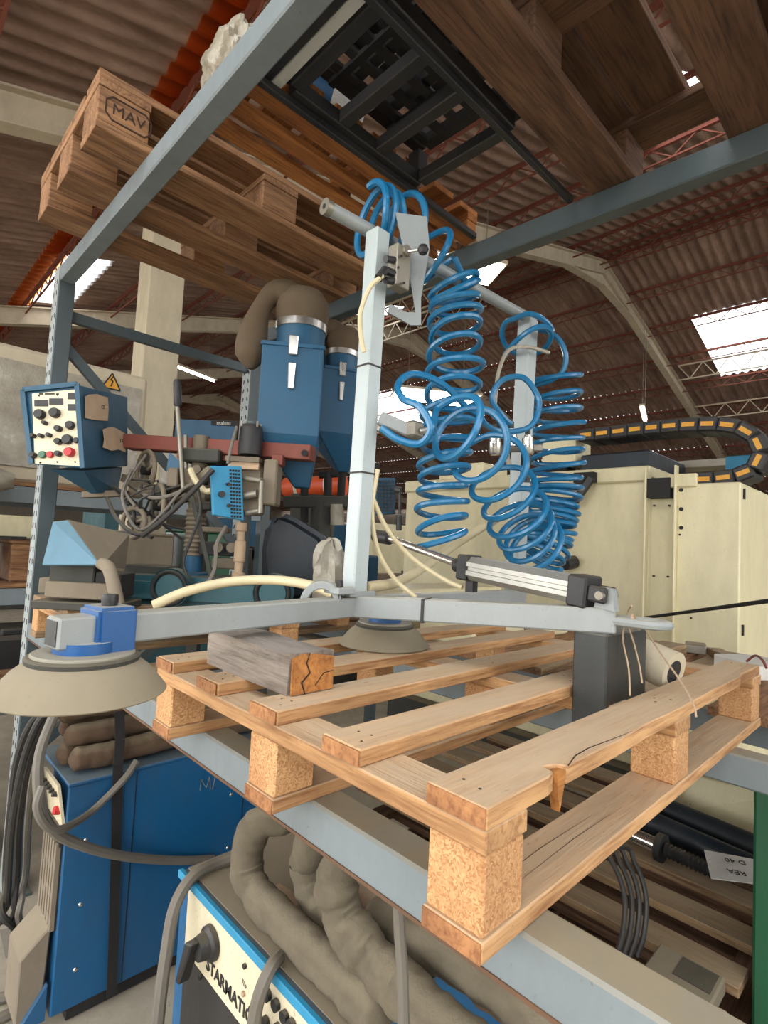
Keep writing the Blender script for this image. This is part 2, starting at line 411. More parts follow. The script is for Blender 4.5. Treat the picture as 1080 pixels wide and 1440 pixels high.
ceiling = bpy.data.objects.new('ceiling', None); COL.objects.link(ceiling); struct(ceiling)
SKY = [(1, 2, 0.3, 3.9), (1, 3, 0.3, 3.9), (-1, 6, 8.7, 11.2), (-1, 3, 1.5, 2.3), (1, 2, 14, 18), (1, 3, 14, 18), (-1, 3, 20, 24), (-1, 1, 9.6, 10.6), (-1, 6, 20, 24), (-1, 8, -6.0, 1.0), (-1, 9, -6.0, 1.0), (-1, 10, -6.0, 3.0)]  # last rows, over the camera: unseen skylights added to light the pallet tops
def sheet_row(side, k, y0, y1, mat, name, drop=0.0, x_in=None, x_out=None):
    xa = RIDGE_X + side * ROW * k if x_in is None else x_in
    xb = RIDGE_X + side * (ROW * (k + 1) + 0.10) if x_out is None else x_out
    n = max(2, int((y1 - y0) / 0.2 * 8)); vs = []; fs = []
    for i in range(n + 1):
        y = y0 + (y1 - y0) * i / n; w = 0.030 * math.cos(2 * PI * y / 0.2)
        vs.append((xa, y, roof_z(xa) + w - 0.012 - drop)); vs.append((xb, y, roof_z(xb) + w + 0.018 - drop))
    for i in range(n): fs.append((2 * i, 2 * i + 1, 2 * i + 3, 2 * i + 2))
    return MB().add(vs, fs).build(name, mat, ceiling, smooth=True)
for side, rows in ((-1, 12), (1, 11)):
    for k in range(rows):
        cuts = sorted([(a, b) for s_, kk, a, b in SKY if s_ == side and kk == k]); y = -8.0
        for a, b in cuts:
            sheet_row(side, k, y, a, 'roof', 'roof_sheet'); 
            if side < 0 and k == 6 and a < 10: sheet_row(side, k, a, b, 'roof', 'roof_sheet', 0.0, None, 2.05); sheet_row(side, k, a, b, 'skylight', 'skylight_sheet', 0.0, 2.1)
            else: sheet_row(side, k, a, b, 'skylight', 'skylight_sheet')
            y = b
        sheet_row(side, k, y, 40.0, 'roof', 'roof_sheet')
sheet_row(-1, 7, 2.6, 13.5, 'orange_sheet', 'skylight_edge', 0.05, 1.42, 1.12)
MB().prism([(10.75, 0, roof_z(10.75) + 0.06), (11, 0, RIDGE_Z + 0.1), (11.25, 0, roof_z(11.25) + 0.06), (11, 0, RIDGE_Z + 0.12)], (0, -8, 0), (0, 40, 0)).build('ridge_cap', 'roof', ceiling)
# white portal frames
for yf in (-1.1, 4.9, 10.9, 16.9, 22.9, 28.9, 34.9):
    for side in (-1, 1):
        fr = MB(); xe = -5.5 if side < 0 else 26.4
        a = Vector((RIDGE_X, yf, RIDGE_Z - 0.36)); b = Vector((xe, yf, roof_z(xe) - 0.36))
        fr.bar(a + Vector((0, 0, 0.15)), b + Vector((0, 0, 0.15)), 0.17, 0.02); fr.bar(a, b, 0.02, 0.30); fr.bar(a - Vector((0, 0, 0.15)), b - Vector((0, 0, 0.15)), 0.17, 0.02)
        h = Vector((RIDGE_X + side * 1.6, yf, roof_z(RIDGE_X + 1.6) - 0.36 - 0.15))
        fr.bar(Vector((RIDGE_X, yf, RIDGE_Z - 0.78)), h, 0.17, 0.02)
        fr.prism([(RIDGE_X, yf, RIDGE_Z - 0.5), (RIDGE_X, yf, RIDGE_Z - 0.78), (h.x, yf, h.z)], (0, -0.01, 0), (0, 0.01, 0))
        fr.build('roof_frame', 'white_beam', ceiling)
# red lattice purlins
pur = None
def purlin_mesh(y0, y1):
    m = MB(); m.bar((0, y0, 0), (0, y1, 0), 0.05, 0.05); m.bar((0, y0, -0.22), (0, y1, -0.22), 0.022, 0.022); y = y0
    while y < y1 - 0.3:
        m.bar((0, y, 0), (0, y + 0.3, -0.22), 0.016, 0.016); m.bar((0, y + 0.3, -0.22), (0, y + 0.6, 0), 0.016, 0.016); y += 0.6
    return m
for side, rows in ((-1, 12), (1, 11)):
    for k in range(rows + 1):
        x = RIDGE_X + side * (ROW * k + (0.12 if k == 0 else 0.0)); z = roof_z(x) - 0.085
        if pur is None: pur = purlin_mesh(-6, 39.8).build('purlin', 'purlin', ceiling, loc=(x, 0, z))
        else: inst('purlin', pur.data, ceiling, (x, 0, z))
# white lattice tie beams hung below the purlins
for (x, y0, y1) in ((15.2, 1.0, 4.6), (17.4, 1.0, 4.8), (8.0, 7.0, 10.6), (9.6, 7.0, 10.7)):
    m = MB(); z = roof_z(x) - 0.33; m.bar((x, y0, z), (x, y1, z), 0.04, 0.04); m.bar((x, y0, z - 0.4), (x, y1, z - 0.4), 0.03, 0.03); y = y0
    while y < y1 - 0.2: m.bar((x, y, z), (x, y + 0.3, z - 0.4), 0.02, 0.02); m.bar((x, y + 0.3, z - 0.4), (x, min(y1, y + 0.6), z), 0.02, 0.02); y += 0.6
    m.build('lattice_tie', 'white_beam', ceiling)
# hanging strip lamps
def strip_lamp(c, L, ang, label, wide=0.12):
    t = thing('strip_lamp', label, 'lamp', c, ang)
    MB().box((0, 0, 0), (L, wide, 0.05)).build('housing', 'white_beam', t)
    for k in range(max(1, int(wide / 0.12))):
        y = -wide / 2 + wide * (k + 0.5) / max(1, int(wide / 0.12)); MB().cyl((-L / 2 + 0.05, y, -0.050), (L / 2 - 0.05, y, -0.050), 0.030).build('tube', 'lamp', t)
    for s_ in (-1, 1):
        zt = roof_z(c[0] + s_ * L / 3 * math.cos(ang)) - c[2]; MB().cyl((s_ * L / 3, 0, 0.02), (s_ * L / 3, 0, zt - 0.024), 0.006, 6).build('rod', 'steel', t)
strip_lamp(dep(645, 374, 7.8), 1.25, -0.55, 'lit strip lamp hanging behind the blue hose loops and the bar end', 0.62)
strip_lamp(dep(612, 556, 12.0), 1.9, -0.6, 'lit strip lamp seen low through the middle of the blue hose loops', 0.9)
strip_lamp(dep(268, 520, 13.0), 1.6, 0.3, 'lit strip lamp hanging beyond the beige pillar')
strip_lamp(dep(905, 580, 13.2), 1.5, 0.3, 'strip lamp hanging over the black cable chain')

# ================================================================== THE RACK
M['old_rust'] = painted('rust', lin(108, 78, 56), 0.9, None, 0, 0.5, 0, lin(150, 140, 128))
RUX = ony(352, 560, 2.345).x
rack = thing('pallet_rack', 'blue-grey steel pallet rack with perforated uprights carrying the pallets', 'rack')
def beam(a, b, w, h, mat, lip=True):
    m = MB().bar(a, b, w, h)
    return m.build('beam', mat, rack, bevel=0.004)
beam((0.100, -0.60, 1.068), (0.100, 2.30, 1.068), 0.058, 0.064, 'rack_blue')
MB().box((0.0700, 0.85, 1.0385), (0.002, 2.9, 0.005)).build('rust_edge', 'old_rust', rack)
beam((0.905, -0.60, 1.068), (0.905, 2.30, 1.068), 0.058, 0.064, 'rack_blue')
beam((0.100, -0.60, 2.580), (0.100, 2.30, 2.580), 0.058, 0.066, 'rack_blue')
beam((1.165, -0.60, 2.575), (RUX, 2.32, 2.575), 0.055, 0.076, 'rack_dark')
for y in (0.492, 0.835): MB().bar((0.120, y, 2.6035), (1.065 if y < 0.6 else 1.03, y, 2.6035), 0.018, 0.020).build('support_bar', 'black_plastic', rack, bevel=0.002)
def upright(x, y, mat, z1=2.62):
    m = MB(); m.box((x, y, z1 / 2), (0.064, 0.09, z1)); u = m.build('upright', mat, rack, bevel=0.004)
    MB().box((x, y, 0.006), (0.12, 0.14, 0.012)).build('foot_plate', 'rack_dark', u)
    s = MB(); z = 0.25
    while z < z1 - 0.05:
        for dy in (-0.018, 0.018): s.box((x - 0.0325, y + dy + (0.004 if dy > 0 else -0.004), z), (0.002, 0.010, 0.022), Matrix.Rotation(0.35 if dy > 0 else -0.35, 3, 'X'))
        z += 0.05
    so = s.build('slot', 'black_matt', u); so['kind'] = 'stuff'
    MB().box((x - 0.0322, y, z1 / 2), (0.001, 0.084, z1 - 0.02)).build('slotted_face', 'post_front', u)
    return u
upright(0.103, 2.345, 'rack_dark'); upright(RUX, 2.345, 'rack_dark'); upright(0.103, -0.645, 'rack_dark'); upright(1.165, -0.645, 'rack_dark')
MB().bar((0.13, 2.345, 2.42), (RUX, 2.345, 2.42), 0.03, 0.045).build('brace', 'rack_dark', rack)
MB().bar((0.13, 2.345, 2.28), (RUX, 2.345, 1.42), 0.03, 0.04).build('brace', 'rack_dark', rack)
MB().bar((0.13, 2.345, 0.55), (RUX, 2.345, 1.30), 0.03, 0.04).build('brace', 'rack_dark', rack)

# ================================================================== PALLETS
BOX = {}
def piece(name, a, b, mat, parent, axis=0, jit=0.0, bevel=0.0018):
    """board from corner a to corner b in the parent's frame; long side kept along the mesh's own X so the grain follows"""
    d = [b[k] - a[k] for k in range(3)]; c = [(a[k] + b[k]) / 2 for k in range(3)]
    dims = (d[0], d[1], d[2]) if axis == 0 else (d[1], d[0], d[2])
    key = (tuple(round(x, 4) for x in dims), mat, bevel)
    rot = (0, 0, (PI / 2 if axis == 1 else 0) + random.uniform(-jit, jit))
    if key not in BOX:
        o = MB().box((0, 0, 0), dims).build(name, mat, parent, bevel=bevel, loc=c, rot=rot); BOX[key] = o.data; return o
    return inst(name, BOX[key], parent, c, rot)
def pallet(name, label, loc, L, Wd, n_top, bw, hs=0.021, hb=0.079, hst=0.024, ht=0.022, blk=0.076, mats=('pale_wood', 'pale_wood', 'chipboard', 'pale_wood'), rotz=0.0, skip=(), group=None, jit=0.004, cross=False):
    t = thing(name, label, 'pallet', loc, rotz, group)
    z1, z2, z3, z4 = hs, hs + hb, hs + hb + hst, hs + hb + hst + ht
    ys = (0, (Wd - blk) / 2, Wd - blk); xs = (0, (L - blk) / 2, L - blk)
    for y in ys: piece('skid', (0, y, 0), (L, y + blk, z1), mats[3], t)
    for x in xs:
        for y in ys: piece('block', (x + 0.002, y + 0.002, z1), (x + blk - 0.002, y + blk - 0.002, z2), mats[2], t, bevel=0.003)
    for x in xs: piece('stringer', (x, 0, z2), (x + blk, Wd, z3), mats[1], t, axis=1)
    for i in range(n_top):
        if i in skip: continue
        if not cross:
            y = (Wd - bw) * i / (n_top - 1); piece('board', (0, y, z3), (L, y + bw, z4), mats[0], t, 0, jit)
        else:
            x = (L - bw) * i / (n_top - 1); piece('board', (x, 0, z3), (x + bw, Wd, z4), mats[0], t, 1, jit)
    return t
PL, PW, ZP = 1.156, 0.80, 1.10
main = pallet('pallet', 'pale wooden pallet with chipboard blocks carrying the vacuum lifter', (0, 0, ZP), PL, PW, 5, 0.073, skip=(0,))
# the near board: split edge, chewed-off lower corner at its end
b1 = MB()
outline = [(0, 0.0), (0.118, 0.0), (0.135, 0.004), (0.140, 0.020), (0.158, 0.012), (0.165, 0.002), (0.30, 0.0), (0.42, 0.003), (0.55, 0.0), (0.80, 0.002), (PL - 0.2, 0.0), (PL - 0.17, 0.006), (PL, 0.003), (PL, 0.076), (0.6, 0.077), (0, 0.077)]
b1.prism([(x, y, 0) for x, y in outline], (0, 0, 0.124), (0, 0, 0.146))
brd = b1.build('board', 'pale_wood', main, bevel=0.0015)
MB().prism([(0.139, 0, 0.143), (0.160, 0, 0.142), (0.157, 0, 0.126), (0.148, 0, 0.098), (0.142, 0, 0.118)], (0, 0.001, 0), (0, 0.012, 0)).build('splinter', 'timber_end', brd)
MB().tube([(0.165, 0.001, 0.1463), (0.20, 0.010, 0.1463), (0.24, 0.012, 0.1463), (0.31, 0.006, 0.1463), (0.36, 0.003, 0.1463)], [0.0007, 0.0008, 0.0007, 0.0005, 0.0002], 5).build('crack', 'crack', brd)
for (x, y) in ((0.03, 0.03), (0.035, 0.055), (0.56, 0.04), (0.585, 0.05), (0.60, 0.028), (1.10, 0.03), (1.12, 0.055)):
    MB().cyl((x, y, 0.1455), (x, y, 0.1464), 0.0020, 8).build('nail', 'crack', brd)
piece('end_grain', (-0.0012, 0.0012, 0.1252), (-0.0002, 0.0758, 0.1448), 'pale_end', main, bevel=0.0)
for yy in (0, (PW - 0.076) / 2, PW - 0.076): piece('end_grain', (-0.0012, yy + 0.001, 0.001), (-0.0002, yy + 0.075, 0.0202), 'pale_end', main, bevel=0.0)
for i in range(1, 5):
    y0 = (PW - 0.073) * i / 4
    for (x, dy) in ((0.02, 0.022), (0.045, 0.03), (0.04, 0.05), (0.57, 0.02), (0.60, 0.05)):
        MB().cyl((x, y0 + dy, 0.1455), (x, y0 + dy, 0.1464), 0.0018, 8).build('nail', 'crack', main)
    piece('end_grain', (-0.0032, y0 + 0.001, 0.1255), (-0.0022, y0 + 0.072, 0.1445), 'pale_end', main, bevel=0.0)
MB().tube([(0.02, 0.045, 0.0212), (0.2, 0.05, 0.0212), (0.33, 0.046, 0.0212)], [0.0001, 0.0004, 0.0001], 5).build('crack', 'crack', main)
MB().tube([(0.10, 0.03, 0.0212), (0.25, 0.033, 0.0212), (0.36, 0.03, 0.0212)], [0.0001, 0.0004, 0.0001], 5).build('crack', 'crack', main)
second = pallet('pallet', 'wooden pallet beside the rack upright carrying the welding tractor', (0.02, 1.20, ZP), 1.156, 0.80, 5, 0.10, mats=('plank_wood', 'pale_wood', 'chipboard', 'plank_wood'))
text('stamp', 'EPAL', 'burn', second, 0.05, frame_mtx((-0.0006, 0.40, 0.06), (0, -1, 0), (0, 0, 1)))

# grey split timber lying on the main pallet
p0 = onz(272, 921, 1.246); 
tim = thing('timber_block', 'short weathered grey timber with a cracked orange end grain on the pallet', 'timber', onz(404, 980, 1.246), 0.0)
ev = (onz(265, 922, 1.246) - onz(404, 980, 1.246)); ang = math.atan2(ev.y, ev.x); tim.rotation_euler = (0, 0, ang)
m = MB(); Lt = 0.275; hw = 0.092; hh = 0.066
rows = 14
vs = []; fs = []
for i in range(rows):
    x = Lt * i / (rows - 1)
    j = lambda s_: random.uniform(-s_, s_)
    prof = [(0, 0), (0, hh * 0.5), (0.002, hh), (-hw * 0.33, hh + 0.003), (-hw * 0.66, hh + 0.001), (-hw, hh - 0.002), (-hw, hh * 0.5), (-hw, 0)]
    for (y, z) in prof: vs.append((x + (j(0.004) if i in (0, rows - 1) else 0), y + (j(0.0016) if z > 0 else 0), z + (j(0.0022) if z > 0.02 else 0)))
for i in range(rows - 1):
    for k in range(8): k2 = (k + 1) % 8; fs.append((i * 8 + k, i * 8 + k2, (i + 1) * 8 + k2, (i + 1) * 8 + k))
fs.append(tuple(range(8))); fs.append(tuple((rows - 1) * 8 + k for k in range(8)))
m.add(vs, fs).build('body', 'grey_timber', tim)
MB().prism([(-0.0052, -0.004, 0.002), (-0.0052, -0.003, hh - 0.006), (-0.0052, -0.02, hh - 0.001), (-0.0052, -hw * 0.6, hh - 0.004), (-0.0052, -hw + 0.005, hh - 0.010), (-0.0052, -hw + 0.004, 0.002)], (0, 0, 0), (0.004, 0, 0)).build('end_grain', 'timber_end', tim)
MB().tube([(-0.0056, -0.030, 0.001), (-0.0056, -0.022, 0.02), (-0.0056, -0.038, 0.034), (-0.0056, -0.030, 0.05), (-0.0056, -0.036, hh)], [0.0012, 0.002, 0.0016, 0.0014, 0.001], 5).build('crack', 'crack', tim)
MB().tube([(-0.0056, -0.05, 0.012), (-0.0056, -0.066, 0.03), (-0.0056, -0.085, 0.032)], 0.0009, 5).build('crack', 'crack', tim)

# ================================================================== VACUUM LIFTER ON THE MAIN PALLET
J = dep(497, 852, 1.22); E_ = onz(866, 872, 1.3765); Lc = dep(118, 925, 0.76); ZA = J.z
la_dir = Vector((J.x - Lc.x, J.y - Lc.y, 0)).normalized()
L0 = Vector((Lc.x, Lc.y, ZA)) - la_dir * 0.045
lift = thing('vacuum_lifter', 'grey steel vacuum lifting frame with suction cups, post and air cylinder', 'lifting frame')
MB().bar(L0, J, 0.043, 0.043).build('arm', 'lifter_grey', lift, bevel=0.003)
MB().box(L0 - la_dir * 0.0008, (0.001, 0.034, 0.034), Matrix.Rotation(math.atan2(la_dir.y, la_dir.x), 3, 'Z')).build('arm_opening', 'grey_box', lift)
P2 = Vector((1.035, J.y + 0.005, ZA))
MB().bar(J, P2 + Vector((0.04, 0, 0)), 0.043, 0.043).build('arm', 'lifter_grey', lift, bevel=0.003)
MB().bar(J + (E_ - J).normalized() * -0.03, E_, 0.05, 0.046).build('arm', 'lifter_grey', lift, bevel=0.003)
# posts and top bar
ZB = 2.25
Bn = onz(458, 291, ZB); Bf = onz(742, 447, ZB)
Pt = onz(531, 338, ZB - 0.04)
MB().bar((J.x, J.y, ZA + 0.02), (Pt.x, Pt.y, ZB - 0.02), 0.042, 0.042, up=(1, 0, 0)).build('post', 'post_paint', lift, bevel=0.003)
MB().bar((P2.x, P2.y, ZA + 0.02), (Bf.x, Bf.y - 0.002, ZB - 0.01), 0.048, 0.048, up=(1, 0, 0)).build('post', 'post_paint', lift, bevel=0.003)
tb = MB().cyl(Bn, Bf + (Bf - Bn).normalized() * 0.03, 0.0165).build('top_bar', 'lifter_grey', lift, smooth=True)
bd = (Bf - Bn).normalized()
MB().cyl(Bn - bd * 0.004, Bn + bd * 0.012, 0.0185).build('end_cap', 'steel', tb, smooth=True)
MB().cyl(Bn - bd * 0.005, Bn - bd * 0.003, 0.006, 10).build('screw', 'black_matt', tb)
ax1 = (Vector((Pt.x, Pt.y, ZB)) - Vector((J.x, J.y, ZA))).normalized()
def post_at(z): k = (z - ZA - 0.02) / (ZB - ZA - 0.02); return Vector((J.x + (Pt.x - J.x) * k, J.y + (Pt.y - J.y) * k, z))
for v in (508, 664):
    z = dep(515, v, 1.21).z; MB().box(post_at(z), (0.045, 0.045, 0.004)).build('cable_tie', 'black_plastic', lift)
MB().box(post_at(ZA + 0.03), (0.075, 0.06, 0.012)).build('base_plate', 'lifter_grey', lift)
# hook-shaped clamp that ties the left arm to the crossing
cl = MB(); hc = dep(452, 845, 1.17)
cl.prism([hc + Vector((0, 0, 0)) + (RX * math.cos(a) * r + Vector((0, 0, 1)) * math.sin(a) * r) for r, rng in ((0.045, range(0, 13)), (0.028, range(12, -1, -1))) for a in (k * PI / 12 for k in rng)], -FW * 0.018, FW * 0.018)
cl.build('hook_clamp', 'lifter_grey', lift, bevel=0.002)
MB().box(dep(478, 830, 1.17), (0.05, 0.05, 0.014)).build('clamp_plate', 'lifter_grey', lift, bevel=0.002)
for (u, v) in ((478, 820), (476, 838)):
    MB().cyl(dep(u, v + 5, 1.16), dep(u, v - 4, 1.16), 0.008, 6).build('bolt', 'black_plastic', lift)
MB().box(J + (E_ - J) * 0.32, (0.056, 0.006, 0.05), Matrix.Rotation(math.atan2((E_ - J).y, (E_ - J).x) + PI / 2, 3, 'Z')).build('cable_tie', 'black_plastic', lift)

def suction_cup(c, z_rim, z_top, sleeve=True):
    x, y = c
    cup = MB().lathe([(0.050, 0.040), (0.070, 0.036), (0.088, 0.022), (0.103, 0.004), (0.112, -0.008), (0.110, -0.010), (0.098, 0.002), (0.06, 0.028)], (x, y, z_rim), n=48).build('suction_cup', 'rubber', lift, smooth=True)
    MB().lathe([(0.072, 0.034), (0.073, 0.040), (0.070, 0.043), (0.058, 0.043)], (x, y, z_rim), n=48).build('clamp_ring', 'dark_rubber', cup, smooth=True)
    MB().lathe([(0.0, 0.040), (0.066, 0.040), (0.066, 0.045), (0.064, 0.047), (0.0, 0.047)], (x, y, z_rim), n=48).build('plate', 'plate_grey', cup, smooth=True)
    MB().lathe([(0.040, 0.045), (0.040, z_top - z_rim), (0.0, z_top - z_rim)], (x, y, z_rim), n=32).build('hub', 'cup_blue', cup, smooth=True)
    return cup
suction_cup((Lc.x, Lc.y), 1.276, 1.338)
suction_cup((0.50, J.y + 0.035), 1.2575, 1.335)
ry = Matrix.Rotation(math.atan2(la_dir.y, la_dir.x), 3, 'Z')
sc = Vector((Lc.x, Lc.y, ZA)) + la_dir * 0.03
sl = MB().box(sc + Vector((0, 0, -0.001)), (0.056, 0.066, 0.068), ry).build('sleeve', 'cup_blue', lift, bevel=0.005, seg=2)
MB().lathe([(0.011, 0), (0.012, 0.010), (0.011, 0.016), (0.006, 0.016), (0.005, 0.010)], sc + Vector((0, 0, 0.033)), n=16).build('bolt', 'black_plastic', sl, smooth=True)
# pneumatic cylinder
A_ = dep(655, 797, 1.26); B_ = dep(828, 832, 1.02); cx = (B_ - A_).normalized()
cyl = MB()
def oct_prof(c, w):
    sd = cx.cross(Vector((0, 0, 1))).normalized(); up = sd.cross(cx); q = []
    for (a, b) in ((-1, -.55), (-1, .55), (-.55, 1), (-.2, 1), (-.15, .86), (.15, .86), (.2, 1), (.55, 1), (1, .55), (1, .2), (.86, .15), (.86, -.15), (1, -.2), (1, -.55), (.55, -1), (-.55, -1)): q.append(c + sd * a * w + up * b * w)
    return q
cb = MB().prism(oct_prof(A_ + cx * 0.02, 0.0265), (0, 0, 0), cx * ((B_ - A_).length - 0.04)).build('cylinder_body', 'cyl_alu', lift, smooth=False)
for (a, b, w) in ((A_ - cx * 0.006, A_ + cx * 0.026, 0.058), (B_ - cx * 0.030, B_ + cx * 0.010, 0.060)):
    MB().bar(a, b, w, w).build('end_cap', 'black_plastic', cb, bevel=0.004)
Rt = dep(548, 757, 1.45)
MB().cyl(A_, Rt, 0.0095).build('piston_rod', 'chrome', cb, smooth=True)
MB().cyl(A_ - cx * 0.03, A_, 0.017).build('rod_seal', 'black_plastic', cb, smooth=True)
MB().cyl(Rt, Rt - cx * 0.06, 0.018).build('rod_end', 'black_plastic', cb, smooth=True)
sdv = cx.cross(Vector((0, 0, 1))).normalized(); upv = sdv.cross(cx)
for s_ in (-1, 1): MB().bar(B_ + sdv * s_ * 0.017 + cx * 0.008, B_ + sdv * s_ * 0.017 + cx * 0.045, 0.012, 0.030).build('clevis', 'black_plastic', cb, bevel=0.004)
pv = B_ + cx * 0.036
MB().cyl(pv - sdv * 0.030, pv + sdv * 0.030, 0.008).build('pivot_pin', 'steel', cb, smooth=True)
MB().prism([pv + upv * 0.014 - cx * 0.012, pv + upv * 0.014 + cx * 0.012, Vector((pv.x, pv.y, E_.z + 0.02)) + cx * 0.02, Vector((pv.x, pv.y, E_.z + 0.02)) - cx * 0.02], -sdv * 0.009, sdv * 0.009).build('lug', 'lifter_grey', lift)
MB().bar(A_ + cx * 0.02 - Vector((0, 0, 0.03)), A_ + cx * 0.02 - Vector((0, 0, 0.055)), 0.02, 0.02).build('air_fitting', 'black_plastic', cb)
# pull ring at the arm's end
ed = (E_ - J); ed.z = 0; ed.normalize(); sd2 = Vector((-ed.y, ed.x, 0))
ringc = onz(912, 877, E_.z)
rd = Vector((ringc.x - E_.x, ringc.y - E_.y, 0)); rl = rd.length; rd.normalize(); rs = Vector((-rd.y, rd.x, 0))
rp = [E_ + rd * (0.0) + rs * 0.018, E_ + rd * rl * 0.8 + rs * 0.026, E_ + rd * rl * 1.35 + rs * 0.022, E_ + rd * rl * 1.6, E_ + rd * rl * 1.35 - rs * 0.022, E_ + rd * rl * 0.8 - rs * 0.026, E_ - rs * 0.018]
MB().tube(smooth_path(rp, 6), 0.0085, 8).build('pull_ring', 'lifter_grey', lift, smooth=True)
# valve block, gusset and knob at the post's head
vb = dep(561, 378, 1.24)
R45 = Matrix.Rotation(0.0, 3, 'Z')
vo = MB().box(vb, (0.045, 0.030, 0.098)).build('valve_block', 'steel', lift, bevel=0.002)
for (u, v) in ((546, 366), (546, 396)): MB().cyl(dep(u + 8, v, 1.22), dep(u - 4, v - 2, 1.20), 0.008, 12).build('port', 'black_plastic', vo, smooth=True)
MB().tube([dep(553, 385, 1.22), dep(541, 380, 1.20), dep(532, 392, 1.19)], 0.010, 8).build('plug', 'black_plastic', vo, smooth=True)
for (u, v) in ((560, 376), (565, 360), (568, 398)): MB().cyl(dep(u, v, 1.225), dep(u, v, 1.21), 0.003, 8).build('screw', 'black_matt', vo)
MB().cyl(dep(567, 355, 1.24), dep(574, 352, 1.23), 0.013, 14).build('boss', 'steel', vo, smooth=True)
MB().cyl(dep(573, 354, 1.23), dep(592, 351, 1.21), 0.0035, 8).build('lever_rod', 'chrome', vo, smooth=True)
MB().lathe([(0.0, -0.013), (0.009, -0.009), (0.013, 0), (0.009, 0.009), (0.0, 0.013)], dep(595, 351, 1.21), n=14).build('ball_knob', 'black_plastic', vo, smooth=True)
g = [dep(u, v, 1.268) for (u, v) in ((556, 300), (600, 306), (604, 350), (592, 420), (592, 458), (578, 458), (545, 440), (548, 428), (572, 440), (584, 440), (578, 400))]
MB().prism(g, -FW * 0.004, FW * 0.004).build('gusset_plate', 'gusset', lift)
MB().tube(smooth_path([dep(538, 388, 1.19), dep(520, 405, 1.18), dep(507, 440, 1.18), dep(508, 475, 1.19), dep(512, 495, 1.195)], 6), 0.0055, 8).build('white_tube', 'cream_hose', lift, smooth=True)
# clevis bracket half-way up
cb2 = MB().bar(dep(534, 588, 1.24), dep(580, 608, 1.24), 0.02, 0.03).build('bracket', 'lifter_grey', lift, bevel=0.003)
MB().box(dep(583, 605, 1.24), (0.04, 0.03, 0.04)).build('union', 'steel', cb2, bevel=0.006)
MB().cyl(dep(590, 606, 1.23), dep(608, 604, 1.23), 0.008, 12).build('nipple', 'chrome', cb2, smooth=True)
# manifold with fittings on the rear post
mf = MB().bar(dep(688, 632, 1.62), dep(762, 630, 1.62), 0.02, 0.02).build('manifold', 'steel', lift, bevel=0.002)
for (u, v0, v1, bl) in ((696, 606, 640, 0), (719, 603, 630, 0), (742, 612, 640, 1)):
    t_ = 1.585
    a = dep(u, v0, t_); b = dep(u, v1, t_); ax = b - a; L_ = ax.length
    f = MB().lathe([(0.010, 0), (0.011, L_ * .12), (0.016, L_ * .14), (0.016, L_ * .45), (0.019, L_ * .47), (0.019, L_ * .9), (0.014, L_)], a, ax, 18).build('coupling', 'chrome', mf, smooth=True)
    MB().cyl(a - ax.normalized() * 0.02, a, 0.008, 10).build('nipple', 'black_plastic', f, smooth=True)
MB().cyl(dep(740, 638, 1.585), dep(738, 678, 1.585), 0.015, 14).build('grip', 'black_plastic', mf, smooth=True)
MB().tube([dep(712, 636, 1.58), dep(714, 648, 1.57), dep(718, 660, 1.57)], 0.009, 8).build('elbow', 'steel', mf, smooth=True)
MB().tube(smooth_path([dep(772, 496, 1.70), dep(742, 488, 1.66), dep(716, 492, 1.62), dep(702, 520, 1.60), dep(697, 555, 1.59), dep(695, 588, 1.585)], 6), 0.006, 8).build('clear_tube', 'film', lift, smooth=True)
# cream air tubes
for pts in ([(531, 660, 1.24), (523, 720, 1.24), (532, 775, 1.26), (556, 815, 1.28), (585, 840, 1.27)], [(524, 700, 1.24), (545, 745, 1.27), (580, 785, 1.30), (625, 815, 1.28), (650, 826, 1.25)]):
    MB().tube(smooth_path([dep(*p) for p in pts], 6), 0.0055, 8).build('air_tube', 'cream_hose', lift, smooth=True)
MB().tube(smooth_path([dep(*p) for p in ((215, 852, 1.30), (262, 832, 1.34), (325, 818, 1.38), (390, 816, 1.38), (440, 824, 1.32), (470, 836, 1.28))], 8), 0.0125, 10).build('vacuum_hose', 'cream_hose', lift, smooth=True)
MB().tube(smooth_path([dep(*p) for p in ((515, 826, 1.24), (560, 818, 1.35), (600, 795, 1.48), (640, 766, 1.60), (690, 735, 1.64), (716, 720, 1.66))], 6), 0.013, 10).build('vacuum_hose', 'cream_hose', lift, smooth=True)

# dark block the arm's end rests on
blk = MB().box((0.622, 0.1450, 1.238), (0.19, 0.064, 0.2275))
tag(blk.build('support_block', 'grey_box', None, bevel=0.003), 'dark grey steel block standing in the pallet gap under the lifter arm', 'block')
# twine tied round the pull ring
tw = thing('twine', 'thin brown twine knotted on the pull ring and hanging over the pallet board', 'string', (E_.x, E_.y, E_.z))
k0 = E_ + rd * 0.028 - Vector((0, 0, 0))
MB().torus(rel(tw, [k0])[0], rd, 0.013, 0.0022, 20, 6).build('knot', 'tape', tw, smooth=True)
MB().torus(rel(tw, [k0 + rd * 0.006])[0], rd + Vector((0, 0, 0.5)), 0.014, 0.002, 20, 6).build('knot', 'tape', tw, smooth=True)
for pts in ([(878, 875, 1.02), (876, 900, 1.0), (884, 940, 0.98), (886, 978, 0.93)], [(880, 872, 1.02), (890, 900, 1.02), (899, 935, 0.995), (903, 960, 0.955)], [(908, 886, 1.06), (930, 920, 1.0), (955, 955, 0.93), (975, 990, 0.86), (979, 1008, 0.84)], [(880, 872, 1.02), (884, 858, 1.02), (888, 852, 1.0)]):
    MB().tube(smooth_path(rel(tw, [dep(*p) for p in pts]), 6), 0.0016, 6).build('strand', 'tape', tw, smooth=True)

